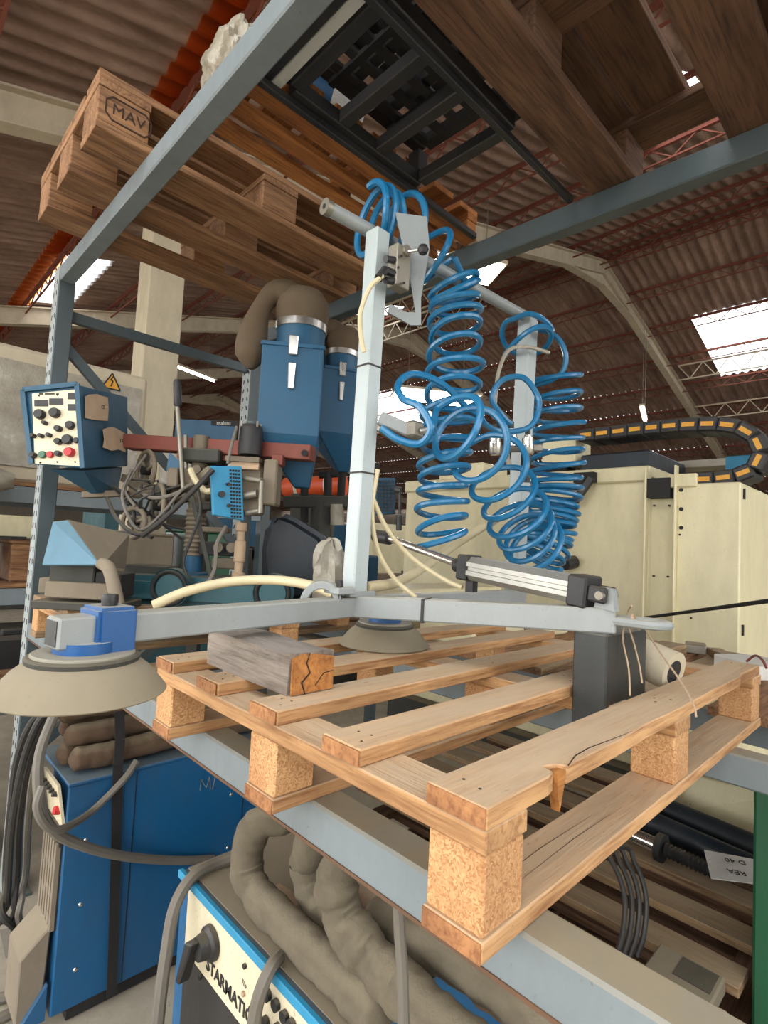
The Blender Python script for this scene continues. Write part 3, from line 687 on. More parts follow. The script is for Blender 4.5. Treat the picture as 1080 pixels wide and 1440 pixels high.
# ---------------------------------------------------------------- blue spiral hoses
def coil(guide, radii, turns, per=26, ref=None, phase=0.0, lead=None, tail=None, tilt=0.0):
    """guide: world points; radii per guide point; turns: cumulative turn count per guide point"""
    n = len(guide); out = []; steps = int((turns[-1] - turns[0]) * per)
    G = smooth_path(guide, 24); m = len(G) - 1
    T = [(G[min(i + 1, m)] - G[max(i - 1, 0)]).normalized() for i in range(m + 1)]
    u = (Vector(ref) if ref else T[0].orthogonal()); Us = []
    for i in range(m + 1): u = (u - T[i] * u.dot(T[i])).normalized(); Us.append(u.copy())
    def at(arr, s): i = min(int(s), n - 2); k = s - i; return arr[i] * (1 - k) + arr[i + 1] * k
    # invert turns(s)
    for j in range(steps + 1):
        tt = turns[0] + (turns[-1] - turns[0]) * j / steps; i = 0
        while i < n - 2 and turns[i + 1] < tt: i += 1
        s = i + (tt - turns[i]) / max(1e-6, turns[i + 1] - turns[i]); gi = min(m, s * 24); a = int(gi); b = min(m, a + 1); k = gi - a
        P = G[a].lerp(G[b], k); U = Us[a].lerp(Us[b], k).normalized(); V = T[a].lerp(T[b], k).normalized().cross(U)
        ang = 2 * PI * tt + phase; r = at(radii, s) * (1 + 0.05 * math.sin(tt * 2.3))
        out.append(P + (U * math.cos(ang) + V * math.sin(ang)) * r + V.cross(U) * tilt * (0.6 + 0.4 * math.sin(tt * 1.7)) * math.sin(ang + 0.9 * math.sin(tt * 0.8)))
    if lead: out = smooth_path(lead + [out[0], out[2]], 8)[:-8] + out
    if tail: out = out + smooth_path([out[-3], out[-1]] + tail, 8)[8:]
    return out
HR = 0.0086; UP_ = Vector((0, 0, 1))
bar_pt = lambda u: Bn + (Bf - Bn) * ((u - 458) / 284.0)
def hose(path, label, r=HR):
    root = thing('spiral_hose', label, 'hose', tuple(path[len(path) // 2]))
    MB().tube(rel(root, path), r, 8).build('tube', 'blue_hose', root, smooth=True); return root
c1 = coil([dep(516, 306, 1.33), dep(545, 318, 1.36), dep(578, 326, 1.39), dep(602, 352, 1.42), dep(630, 382, 1.45)], [0.080, 0.080, 0.078, 0.070, 0.062], [0, 2.2, 3.4, 4.0, 5.0], per=40, ref=(0, 0, 1))
c1b = coil([dep(638, 395, 1.46), dep(640, 425, 1.47), dep(640, 470, 1.47), dep(640, 520, 1.46), dep(634, 570, 1.45), dep(626, 640, 1.44), dep(622, 700, 1.44), dep(620, 765, 1.44)], [0.062, 0.066, 0.068, 0.072, 0.072, 0.064, 0.064, 0.066], [0, 2.4, 4.6, 6.4, 8.2, 11.2, 14.0, 16.6], per=40, ref=tuple(c1[-1] - dep(638, 395, 1.46)), tilt=0.018)
# second hose: two turns round the rear post under the bar, then it swings clear on the side away from the post
pz = lambda z: P2.lerp(Vector((Bf.x, Bf.y - 0.002, ZB)), (z - ZA) / (ZB - ZA))
w0 = pz(2.205); w1 = pz(2.165); w2 = dep(776, 520, 1.82)
c2 = coil([w0, w1, w2, dep(781, 560, 1.83), dep(784, 620, 1.84), dep(782, 680, 1.85), dep(775, 725, 1.85), dep(767, 760, 1.85), dep(757, 784, 1.84)], [0.074, 0.078, 0.082, 0.083, 0.084, 0.084, 0.085, 0.085, 0.085], [0, 1.72, 2.28, 4.2, 7.2, 10.6, 15.0, 19.0, 22.0], per=40, ref=tuple(Vector((RX.x, RX.y, 0)).normalized()), tilt=0.014)
c3 = coil([dep(757, 772, 1.58), dep(740, 750, 1.54), dep(722, 712, 1.49), dep(700, 668, 1.43), dep(676, 632, 1.35), dep(652, 610, 1.28), dep(632, 592, 1.25)], [0.080, 0.082, 0.084, 0.084, 0.084, 0.082, 0.078], [0, 2.2, 4.2, 5.6, 6.6, 7.3, 8.2], per=40, ref=(0.3, -0.3, 1), tail=[dep(608, 604, 1.23)])
lp = smooth_path([dep(536, 602, 1.225), dep(560, 618, 1.21), dep(590, 624, 1.20), dep(606, 602, 1.18), dep(590, 572, 1.20), dep(566, 560, 1.24), dep(560, 540, 1.28), dep(582, 526, 1.31), dep(622, 540, 1.33), dep(664, 580, 1.40), dep(700, 606, 1.50), dep(745, 600, 1.54), dep(758, 565, 1.56), dep(737, 532, 1.56), dep(706, 535, 1.56), dep(692, 560, 1.56), dep(706, 584, 1.57), dep(719, 598, 1.583)], 16)
solid = [(post_at(ZA), post_at(ZB - 0.03), 0.026), (P2, pz(ZB - 0.02), 0.030), (Bn, Bf, 0.0165), (A_, B_, 0.036), (Vector((E_ - J) * 0 + J), E_, 0.03), (Rt, A_, 0.012)]
solid += [(dep(u, v0 + 3, 1.585), dep(u, v1, 1.585), 0.019) for (u, v0, v1) in ((696, 606, 640), (742, 612, 678), (719, 606, 630))] + [(dep(688, 632, 1.62), dep(762, 630, 1.62), 0.012), (vb - UP_ * 0.045, vb + UP_ * 0.045, 0.022)]
w3 = [dep(*p) for p in ((772, 496, 1.70), (742, 488, 1.66), (716, 492, 1.62), (702, 520, 1.60), (697, 555, 1.59), (695, 588, 1.585))]
solid += [(a, b, 0.006) for a, b in zip(w3[:-1], w3[1:])]
v3 = [dep(*p) for p in ((515, 826, 1.24), (560, 818, 1.35), (600, 795, 1.48), (640, 766, 1.60), (690, 735, 1.64), (716, 720, 1.66))]
solid += [(a, b, 0.013) for a, b in zip(v3[:-1], v3[1:])]
c1, c2, c3, lp = relax([c1[:-1] + c1b, c2, c3, lp], [HR] * 4, 40, solid, None, 0.0006, 3)
hose(c1, 'blue spiral air hose wound on the top bar and hanging beside the front post')
hose(c2, 'blue spiral air hose hanging from the rear post, bunched up tight at its foot')
hose(c3, 'blue spiral air hose with wide loose loops between the two posts')
hose(lp, 'blue air hose looping from the front post bracket across to the rear couplings')

# ================================================================== WELDING TRACTOR ON THE SECOND PALLET
RH = Vector((RX.x, RX.y, 0)).normalized(); FH = Vector((FW.x, FW.y, 0)).normalized(); UP = Vector((0, 0, 1))
CR = Matrix((RH, FH, UP)).transposed()            # axes of a thing that faces the viewer's aisle
def hexa(front, back):                            # 4 + 4 points, same winding
    m = MB(); m.add(list(front) + list(back), [(0, 1, 2, 3), (7, 6, 5, 4), (0, 4, 5, 1), (1, 5, 6, 2), (2, 6, 7, 3), (3, 7, 4, 0)]); return m
def quad_slab(pts, n, th): n = Vector(n).normalized(); return MB().prism(pts, (0, 0, 0), n * th)
trac = thing('welding_tractor', 'dusty submerged arc welding head with blue hopper, red boom and control box', 'welding machine')
TB = 1.246
base_c = dep(270, 830, 2.0)
bz = TB
MB().box((base_c.x + 0.02, base_c.y - 0.05, bz + 0.05), (0.62, 0.26, 0.10), CR).build('carriage', 'teal', trac, bevel=0.02, seg=2)
for (u, t) in ((236, 1.80), (382, 1.80)):
    w = MB(); c = dep(u, 850, t); c.z = bz + 0.0655
    w.lathe([(0.0, 0), (0.045, 0), (0.050, 0.006), (0.060, 0.006), (0.066, 0.0), (0.066, 0.05), (0, 0.05)], c, FH, 28); w.build('wheel', 'teal', trac, smooth=True)
    MB().torus(c - FH * 0.002, FH, 0.055, 0.006, 28, 8).build('tyre_rim', 'black_matt', trac, smooth=True)
pc = dep(263, 816, 2.02); MB().box(pc, (0.20, 0.14, 0.02), CR).build('base_plate', 'teal', trac, bevel=0.004)
cc = dep(270, 806, 2.02)
col_ = MB().lathe([(0.068, -0.012), (0.068, 0.004), (0.036, 0.006), (0.036, 0.066), (0, 0.066)], cc, UP, 24).build('column_foot', 'blue_paint', trac, smooth=True)
prof = [(0.0, 0.06)]; z = 0.062
while z < 0.235: prof += [(0.033, z), (0.039, z + 0.007), (0.033, z + 0.014)]; z += 0.0165
prof += [(0.03, z), (0.03, z + 0.04), (0.0, z + 0.04)]
MB().lathe(prof, cc, UP, 24).build('bellows', 'steel_dusty', trac, smooth=True)
MB().cyl(cc + UP * 0.22, cc + UP * 0.52, 0.030).build('column', 'steel_dusty', trac, smooth=True)
MB().box(cc + UP * 0.33, (0.11, 0.10, 0.12), CR).build('slide_housing', 'steel_dusty', trac, bevel=0.012)
MB().box(cc + UP * 0.44 + RH * 0.02, (0.14, 0.12, 0.05), CR).build('slide_block', 'dark_rubber', trac, bevel=0.006)
MB().bar(dep(180, 622, 2.14), dep(440, 638, 2.00), 0.07, 0.056).build('boom', 'oxide_red', trac, bevel=0.003)
MB().bar(dep(255, 640, 2.10), dep(330, 644, 2.06), 0.06, 0.03).build('boom_rail', 'oxide_red', trac)
MB().cyl(dep(428, 637, 1.972), dep(428, 637, 1.95), 0.012, 14).build('boom_bolt', 'black_matt', trac)
MB().cyl(dep(186, 690, 2.05), dep(262, 697, 2.03), 0.028, 16).build('cross_tube', 'steel_dusty', trac, smooth=True)
MB().bar(dep(262, 690, 2.0), dep(300, 660, 1.96), 0.04, 0.03).build('link', 'steel_dusty', trac, bevel=0.004)
# control box
tk = lambda u: 795.5 / (540 - u)
fr = [dep(34, 549, 1.85), dep(110, 541, 1.85), dep(118, 659, 1.82), dep(46, 653, 1.82)]
rt, rb = dep(180, 558, 2.2), dep(180, 656, 2.2)
bk = [fr[0] + (rt - fr[1]), rt, rb, fr[3] + (rb - fr[2])]
cbx = hexa(fr, bk).build('control_box', 'box_blue', trac, bevel=0.004)
pn = -(fr[1] - fr[0]).cross(fr[3] - fr[0]).normalized()
if pn.dot(FW) > 0: pn = -pn
def pp(u, v, e=0.0):                               # point on the panel plane
    w = ray(u, v); k = (fr[0] - CAM).dot(pn) / w.dot(pn); return CAM + w * k + pn * e
def pq(u0, v0, u1, v1, e, th, name, mat, par): return quad_slab([pp(u0, v0, e), pp(u1, v0, e), pp(u1, v1, e), pp(u0, v1, e)], pn, th).build(name, mat, par)
panel = quad_slab([pp(46, 554, 0.001), pp(109, 548, 0.001), pp(115, 656, 0.001), pp(50, 652, 0.001)], pn, 0.003).build('front_panel', 'cream_panel', cbx)
for a, b in (((34, 549), (110, 541)), ((110, 541), (118, 659)), ((46, 653), (34, 549))):
    MB().bar(pp(*a, 0.008), pp(*b, 0.008), 0.016, 0.006, up=pn).build('hood_edge', 'box_blue', cbx)
for (u0, v0, u1, v1) in ((50, 563, 69, 572), (71, 561, 90, 570), (97, 553, 109, 562), (97, 569, 108, 578)): pq(u0, v0, u1, v1, 0.004, 0.003, 'display', 'black_plastic', panel)
for (u0, u1) in ((56, 62), (64, 78), (80, 84)): pq(u0, 553.5, u1, 555.5, 0.004, 0.0006, 'print', 'ink', panel)
for (u, v, r, L_, mt) in ((59, 584, 7, .020, 'black_plastic'), (80, 582, 7, .020, 'black_plastic'), (66, 596, 3, .02, 'black_plastic'), (85, 604, 4.5, .02, 'black_plastic'), (101, 599, 6, .016, 'black_plastic'), (50, 614, 3, .02, 'black_plastic'), (61, 614, 3, .02, 'black_plastic'), (72, 613, 3, .02, 'black_plastic'), (85, 622, 4.5, .02, 'black_plastic'), (97, 619, 7, .016, 'black_plastic'), (109, 620, 4, .01, 'black_plastic'), (50, 641, 4, .02, 'black_plastic'), (62, 640, 5.2, .012, 'green_btn'), (73, 640, 4.6, .012, 'red'), (85, 639, 4, .02, 'black_plastic'), (101, 637, 6.5, .022, 'red')):
    rr = r * 1.85 / F; MB().lathe([(rr, 0), (rr, L_ * .7), (rr * .85, L_), (0, L_)], pp(u, v, 0.004), pn, 14).build('knob' if mt == 'black_plastic' else 'push_button', mt, panel, smooth=True)
for (u, v) in ((58, 651), (82, 650), (107, 650), (56, 557), (82, 556)): MB().cyl(pp(u, v, .004), pp(u, v, .007), 0.003, 8).build('screw', 'black_matt', panel)
sn = -(rt - fr[1]).cross(fr[2] - fr[1]).normalized()
if sn.dot(FW) > 0: sn = -sn
def sp_(u, v, e=0.0): w = ray(u, v); k = (fr[1] - CAM).dot(sn) / w.dot(sn); return CAM + w * k + sn * e
for poly in ([(119, 558), (124, 555), (136, 554), (140, 556), (151, 559), (152, 574), (151, 592), (135, 591), (119, 588)], [(144, 604), (152, 601), (157, 600), (164, 603), (176, 610), (175, 620), (176, 636), (166, 632), (156, 634), (144, 629), (146, 618)]):
    quad_slab([sp_(u, v, 0.001) for u, v in poly], sn, 0.0012).build('tape_patch', 'tape', cbx)
text('print', 'CE', 'ink', cbx, 0.02, frame_mtx(sp_(144, 573, 0.003), sp_(152, 575) - sp_(140, 573), (0, 0, 1)))
text('print', 'CE', 'ink', cbx, 0.02, frame_mtx(sp_(170, 620, 0.003), sp_(174, 620) - sp_(160, 618), (0, 0, 1)))
hexa([dep(70, 660, 1.86), dep(118, 662, 1.86), dep(136, 694, 1.98), dep(128, 694, 1.98)], [dep(118, 655, 2.2), dep(172, 657, 2.2), dep(166, 690, 2.14), dep(132, 690, 2.14)]).build('wire_tray', 'box_blue', trac)
MB().bar(dep(120, 696, 2.06), dep(172, 694, 2.06), 0.05, 0.022).build('tray_foot', 'funnel_grey', trac)
MB().bar(dep(175, 672, 2.12), dep(215, 690, 2.06), 0.03, 0.03).build('tray_arm', 'steel_dusty', trac)
# hand wheels and hanging rings
for (u, v, r, t, ax) in ((205, 662, 0.075, 2.08, FH + RH * 0.9), (222, 712, 0.080, 2.0, FH + RH * 1.3), (188, 735, 0.055, 1.98, FH + RH * 0.4)):
    c = dep(u, v, t); hw_ = MB().torus(c, ax, r, 0.009, 30, 8).build('hand_wheel', 'steel_dusty', trac, smooth=True)
    a = ax.normalized(); u_ = a.orthogonal().normalized(); w_ = a.cross(u_)
    for k in range(3):
        an = 2 * PI * k / 3; MB().cyl(c, c + (u_ * math.cos(an) + w_ * math.sin(an)) * r, 0.006, 8).build('spoke', 'steel_dusty', hw_, smooth=True)
    MB().cyl(c - a * 0.015, c + a * 0.015, 0.017, 12).build('hub', 'black_matt', hw_, smooth=True)
lv = MB().cyl(dep(258, 690, 1.96), dep(249, 568, 1.98), 0.0085, 10).build('lever', 'steel', trac, smooth=True)
MB().lathe([(0.011, 0), (0.015, 0.01), (0.014, 0.09), (0.010, 0.10), (0, 0.10)], dep(250, 572, 1.98), dep(249, 531, 1.98) - dep(250, 572, 1.98), 12).build('grip', 'black_plastic', lv, smooth=True)
MB().cyl(dep(262, 700, 2.0), dep(261, 612, 2.03), 0.008, 10).build('rod', 'steel', trac, smooth=True)
# drive head: motor, gearbox, perforated cover, clamps, nozzle
mc = dep(351, 640, 1.96)
mo = MB().lathe([(0.042, 0), (0.043, 0.012), (0.041, 0.095), (0.036, 0.108), (0.030, 0.112), (0, 0.112)], mc, UP, 24).build('motor', 'black_plastic', trac, smooth=True)
MB().lathe([(0.020, 0.11), (0.020, 0.122), (0, 0.122)], mc, UP, 16).build('motor_cap', 'rack_dark', mo, smooth=True)
for k in range(4): MB().cyl(mc + RH * (0.028 if k % 2 else -0.028) + FH * (0.02 if k > 1 else -0.028) + UP * 0.1, mc + RH * (0.028 if k % 2 else -0.028) + FH * (0.02 if k > 1 else -0.028) + UP * 0.12, 0.004, 6).build('screw', 'steel', mo)
MB().box(dep(345, 648, 1.96), (0.12, 0.09, 0.018), CR).build('motor_plate', 'steel_dusty', trac)
MB().box(dep(348, 656, 1.97), (0.10, 0.08, 0.03), CR).build('brass_plate', 'tape', trac)
MB().box(dep(350, 690, 1.99), (0.11, 0.08, 0.18), CR).build('gearbox', 'steel_dusty', trac, bevel=0.008)
MB().box(dep(383, 680, 1.98), (0.05, 0.10, 0.165), CR).build('side_plate', 'funnel_grey', trac, bevel=0.006)
MB().box(dep(392, 648, 1.98), (0.04, 0.06, 0.04), CR).build('hinge_block', 'oxide_red', trac, bevel=0.003)
cov = [dep(297, 655, 1.84), dep(340, 656, 1.90), dep(343, 732, 1.90), dep(300, 724, 1.84)]
cn = -(cov[1] - cov[0]).cross(cov[3] - cov[0]).normalized()
if cn.dot(FW) > 0: cn = -cn
cv = quad_slab(cov, -cn, 0.02).build('cover_plate', 'cyan_blue', trac, bevel=0.002)
ho = MB()
def cq(u, v, e=0.0): w = ray(u, v); k = (cov[0] - CAM).dot(cn) / w.dot(cn); return CAM + w * k + cn * e
for i in range(14):
    for j in range(4):
        u0 = 322.5 + j * 4.0 + i * 0.15; v0 = 660 + i * 4.95 + j * 0.3
        ho.prism([cq(u0, v0), cq(u0 + 3.0, v0), cq(u0 + 3.0, v0 + 3.0), cq(u0, v0 + 3.0)], (0, 0, 0), cn * 0.0012)
po = ho.build('perforation', 'black_matt', cv); po['kind'] = 'stuff'
for (u, v, r) in ((311, 695, 0.011), (320, 681, 0.006), (321, 711, 0.006)): MB().cyl(cq(u, v), cq(u, v, 0.014), r, 12).build('knob', 'black_plastic', cv, smooth=True)
for (a, b, r) in (((342, 672, 1.93), (368, 676, 1.90), .011), ((368, 676, 1.90), (366, 722, 1.89), .009), ((342, 722, 1.93), (366, 718, 1.90), .012), ((340, 698, 1.93), (362, 694, 1.92), .015)):
    MB().cyl(dep(*a), dep(*b), r, 10).build('clamp_lever', 'steel', trac, smooth=True)
nz = dep(340, 735, 1.96)
MB().lathe([(0.020, 0), (0.020, -0.03), (0.014, -0.032), (0.014, -0.065), (0.020, -0.068), (0.021, -0.14), (0.016, -0.145), (0.016, -0.18), (0.024, -0.185), (0.024, -0.195), (0.014, -0.2), (0.012, -0.26), (0.0, -0.262)], nz, UP, 18).build('nozzle', 'tape', trac, smooth=True)
# hopper with its filter bag
def hopper(par, c, yaw, s=1.0, bag=True):
    R = Matrix.Rotation(yaw, 3, 'Z')
    def q(x, y, z): return Vector(c) + R @ Vector((x * s, y * s, z * s))
    h = MB(); w = 0.115; d_ = 0.11
    top = [q(-w, -d_, 0.34), q(w, -d_, 0.34), q(w, d_, 0.34), q(-w, d_, 0.34)]; mid = [q(-w, -d_, 0), q(w, -d_, 0), q(w, d_, 0), q(-w, d_, 0)]
    low = [q(0.03, -0.03, -0.19), q(0.09, -0.03, -0.19), q(0.09, 0.03, -0.19), q(0.03, 0.03, -0.19)]
    vs = top + mid + low; fs = [(3, 2, 1, 0)]
    for a in (0, 4):
        for k in range(4): k2 = (k + 1) % 4; fs.append((a + k, a + k2, a + 4 + k2, a + 4 + k))
    fs.append((8, 9, 10, 11)); h.add(vs, fs)
    hb_ = h.build('hopper', 'blue_paint', par, bevel=0.004)
    lip = MB()
    for a, b in ((0, 1), (1, 2), (2, 3), (3, 0)): lip.bar(top[a], top[b], 0.012 * s, 0.014 * s)
    lip.build('rim', 'blue_paint', hb_)
    nk = MB().lathe([(0.095 * s, 0.34 * s), (0.095 * s, 0.47 * s), (0.0, 0.47 * s)], q(0.02, 0, 0), UP, 28).build('neck', 'blue_paint', hb_, smooth=True)
    MB().lathe([(0.099 * s, 0.43 * s), (0.102 * s, 0.432 * s), (0.102 * s, 0.46 * s), (0.099 * s, 0.462 * s)], q(0.02, 0, 0), UP, 28).build('clamp_band', 'chrome', nk, smooth=True)
    if bag:
        MB().lathe([(0.097 * s, 0.455 * s), (0.108 * s, 0.50 * s), (0.104 * s, 0.55 * s), (0.080 * s, 0.59 * s), (0.03 * s, 0.61 * s), (0, 0.612 * s)], q(0.02, 0, 0), UP, 28).build('bag_dome', 'cloth', hb_, smooth=True)
        pth = smooth_path([q(0.03, 0, 0.54), q(-0.05, -0.01, 0.575), q(-0.105, -0.02, 0.56), q(-0.145, -0.03, 0.48), q(-0.165, -0.03, 0.37), q(-0.16, -0.03, 0.26)], 6)
        n_ = len(pth); rad = [s * (0.05 + 0.012 * math.sin(3.0 * i / n_ * PI)) * (1 if i < n_ - 3 else (0.85, 0.6, 0.25)[i - n_ + 3]) for i in range(n_)]
        MB().tube(pth, rad, 14).build('bag_sleeve', 'cloth', hb_, smooth=True)
    for (z0, z1, w0, w1) in ((0.30, 0.375, 0.016, 0.018), (0.17, 0.27, 0.010, 0.014)):
        MB().prism([q(-w0, -d_ - 0.002, z0), q(w0, -d_ - 0.002, z0), q(w1, -d_ - 0.002, z1), q(-w1, -d_ - 0.002, z1)], (0, 0, 0), R @ Vector((0, -0.010 * s, 0))).build('latch', 'chrome', hb_, bevel=0.003)
    return hb_
yaw0 = math.atan2(RH.y, RH.x)
hc_ = dep(407, 618, 2.12); hopper(trac, hc_, yaw0 + 0.12)
# cables on the tractor
cabs = [((150, 700, 2.0), (165, 730, 1.9), (195, 752, 1.85), (225, 735, 1.9), (240, 705, 1.95), (262, 688, 1.95)),
        ((185, 660, 2.0), (172, 700, 1.95), (195, 745, 1.92), (230, 720, 1.93), (255, 690, 1.92), (275, 680, 1.95)),
        ((195, 690, 1.98), (215, 700, 1.95), (245, 695, 1.93), (270, 680, 1.95)),
        ((278, 685, 1.9), (282, 720, 1.88), (268, 760, 1.86), (258, 790, 1.85), (266, 820, 1.82)),
        ((318, 740, 1.9), (305, 765, 1.86), (302, 800, 1.82), (288, 822, 1.80), (262, 826, 1.80)),
        ((333, 600, 1.93), (326, 625, 1.90), (320, 652, 1.88)),
        ((172, 690, 2.02), (186, 712, 2.0), (192, 740, 1.98), (214, 756, 1.94)),
        ((205, 640, 2.06), (186, 668, 2.0), (176, 690, 1.97), (190, 712, 1.95))]
for k, pts in enumerate(cabs): MB().tube(smooth_path([dep(*p) for p in pts], 6), 0.0055 if k % 2 else 0.007, 7).build('cable', 'cable_grey' if k % 3 else 'cable_black', trac, smooth=True)
MB().tube(smooth_path([dep(200, 754, 1.84), dep(230, 730, 1.83), dep(268, 694, 1.82), dep(300, 660, 1.83)], 6), 0.009, 8).build('strap', 'cable_black', trac, smooth=True)
MB().bar(dep(268, 690, 1.9), dep(298, 815, 1.9), 0.02, 0.014).build('stay', 'dark_rubber', trac)
# second welding head behind
head = thing('welding_machine', 'second welding head with a blue flux hopper behind the red boom', 'welding machine')
hh_ = dep(469, 614, 2.44); hopper(head, hh_, yaw0 + 0.35, 0.84)
c2_ = [dep(528, 672, 1.95), dep(556, 672, 1.97), dep(556, 722, 1.97), dep(528, 724, 1.95)]
hv = quad_slab(c2_, FH, 0.05).build('cover_plate', 'box_blue', head, bevel=0.002)
hm = MB()
for i in range(9):
    for j in range(5): hm.box(dep(532 + j * 5, 677 + i * 5, 1.945), (0.008, 0.004, 0.008), CR)
hm.build('perforation', 'black_matt', hv)['kind'] = 'stuff'
for (a, b, r) in (((556, 688, 1.95), (564, 690, 1.94), .012), ((562, 688, 1.94), (562, 722, 1.94), .006), ((561, 724, 1.94), (561, 746, 1.94), .011)): MB().cyl(dep(*a), dep(*b), r, 10).build('clamp_lever', 'black_plastic', head, smooth=True)
for (u, v0, v1) in ((428, 655, 735), (461, 665, 735), (520, 655, 720)):
    st = MB().cyl(dep(u, v0, 2.34), dep(u, v1, 2.34), 0.018, 12).build('stand', 'black_matt', head, smooth=True)
    MB().cyl(dep(u - 12, v0 + 3, 2.34), dep(u + 14, v0 + 1, 2.34), 0.016, 10).build('tee', 'black_matt', st, smooth=True)
MB().bar(dep(400, 706, 2.34), dep(525, 706, 2.34), 0.05, 0.05).build('cross_bar', 'dark_rubber', head, bevel=0.004)
cf = dep(452, 706, 2.34); MB().bar(Vector((cf.x, cf.y, TB)), cf, 0.06, 0.06, up=(1, 0, 0)).build('column', 'dark_rubber', head)
MB().box((cf.x, cf.y, TB + 0.006), (0.10, 0.12, 0.012)).build('foot_plate', 'dark_rubber', head)
ho_ = hh_ + Matrix.Rotation(yaw0 + 0.35, 3, 'Z') @ Vector((0.06 * 0.84, 0, -0.19 * 0.84)); MB().cyl(Vector((ho_.x, ho_.y, ho_.z + 0.01)), Vector((ho_.x, ho_.y, cf.z)), 0.018, 12).build('outlet_pipe', 'black_matt', head, smooth=True)
MB().bar(Vector((ho_.x, ho_.y, cf.z)), cf, 0.035, 0.03).build('link', 'dark_rubber', head)
MB().bar(dep(524, 706, 2.34), dep(545, 702, 2.02), 0.03, 0.03).build('link', 'dark_rubber', head)
MB().cyl(dep(474, 709, 2.33), dep(474, 738, 2.33), 0.03, 16).build('flux_cup', 'film', head, smooth=True)
# tarp-covered lump, bag, orange cylinder
tp = [(368, 832), (366, 775), (372, 735), (390, 718), (415, 728), (450, 750), (472, 772), (478, 832)]
tagm = MB().prism([(lambda p: Vector((p.x, p.y, TB + 0.0005)) if v > 830 else p)(dep(u, v, 2.13)) for u, v in tp], (0, 0, 0), FH * 0.11)
o = tagm.build('covered_machine', 'navy', None, bevel=0.03, seg=3, smooth=True); tag(o, 'small machine under a dark shiny cover behind the drive nozzle', 'machine')
sb = MB(); bc = dep(464, 785, 1.95); bc.z = TB + 0.124; n_ = 12; vs = []
for i in range(n_ + 1):
    th = PI * i / n_
    for k in range(16):
        ph = 2 * PI * k / 16; r = 0.085 * (1 + 0.22 * math.sin(5 * ph + 3 * th) * math.sin(th) + 0.1 * math.sin(9 * ph)); vs.append(bc + Vector((r * 0.7 * math.sin(th) * math.cos(ph), r * 0.7 * math.sin(th) * math.sin(ph), max(-0.122, r * 1.5 * math.cos(th)))))
fs = [(i * 16 + k, i * 16 + (k + 1) % 16, (i + 1) * 16 + (k + 1) % 16, (i + 1) * 16 + k) for i in range(n_) for k in range(16)]
tag(sb.add(vs, fs).build('plastic_bag', 'film', None, smooth=True), 'crumpled translucent plastic bag beside the dark covered machine', 'bag')
oc = thing('orange_cylinder', 'orange cylinder with white bands lying behind the second welding head', 'cylinder', tuple(dep(445, 684, 2.9)))
a, b = rel(oc, [dep(402, 686, 2.95), dep(485, 682, 2.85)])
MB().cyl(a, b, 0.055, 24).build('body', 'orange', oc, smooth=True)
for k in (0.2, 0.7): MB().cyl(a.lerp(b, k), a.lerp(b, k + 0.05), 0.0565, 24).build('band', 'paper', oc, smooth=True)
sh_ = oc.location.z - 0.05 - 1.0915; MB().box(a.lerp(b, 0.5) - Vector((0, 0, 0.05 + sh_ / 2)), (0.22, 0.16, sh_), CR).build('stand', 'dark_rubber', oc)

# pale blue dusty funnel hopper lying over the near edge of the second pallet
fn = thing('sheet_funnel', 'pale blue dusty sheet metal funnel with a bent grey pipe', 'funnel')
A0, A1, A2 = dep(95, 731, 1.62), dep(58, 795, 1.62), dep(143, 795, 1.60)
B0, B1, B2 = dep(182, 752, 1.85), dep(150, 797, 1.90), dep(176, 800, 1.85)
m = MB(); m.add([dep(74, 733, 1.66), A0, A2, A1, dep(182, 748, 1.95), B0, B2, dep(170, 790, 1.98)], [(0, 1, 2, 3), (1, 5, 6, 2), (0, 4, 5, 1), (3, 2, 6, 7), (4, 0, 3, 7), (5, 4, 7, 6)]); m.build('funnel', 'pale_blue', fn, bevel=0.003)
m = MB(); m.add([A0 + UP * 0.002 - FH * 0.004, B0 - FH * 0.006 + UP * .002, B2 - FH * 0.006, A2 - FH * 0.004 + RH * .002], [(0, 1, 2, 3)]); 
quad_slab([A0 - FH * 0.002 + UP * 0.001, B0 - FH * 0.003 + UP * 0.001, B2 - FH * 0.003, A2 - FH * 0.002], RH - FH * 0.6, 0.003).build('dusty_side', 'funnel_grey', fn)
MB().tube(smooth_path([dep(143, 792, 1.62), dep(152, 798, 1.58), dep(158, 815, 1.56), dep(166, 850, 1.55)], 6), 0.019, 12).build('pipe', 'funnel_grey', fn, smooth=True)
mp = thing('machine_slide', 'grey cast machine slide standing on the corner of the second pallet', 'machine part')
def onpal(u, v, t, d, mat, name='block'):
    c = dep(u, v, t); return MB().box(c, d, CR).build(name, mat, mp, bevel=0.004)
onpal(128, 828, 1.72, (0.20, 0.16, 0.05), 'steel_dusty', 'slide_bed'); onpal(118, 808.2, 1.74, (0.14, 0.14, 0.068), 'dark_rubber', 'slide_top'); onpal(85, 822, 1.75, (0.07, 0.12, 0.05), 'steel_dusty', 'slide_end'); onpal(162, 822, 1.72, (0.08, 0.10, 0.08), 'black_matt', 'gearbox'); ft = dep(125, 845, 1.72); MB().box((ft.x, ft.y, (ft.z + TB) / 2 + 0.002), (0.26, 0.18, ft.z - TB + 0.004), CR).build('foot', 'dark_rubber', mp, bevel=0.003)
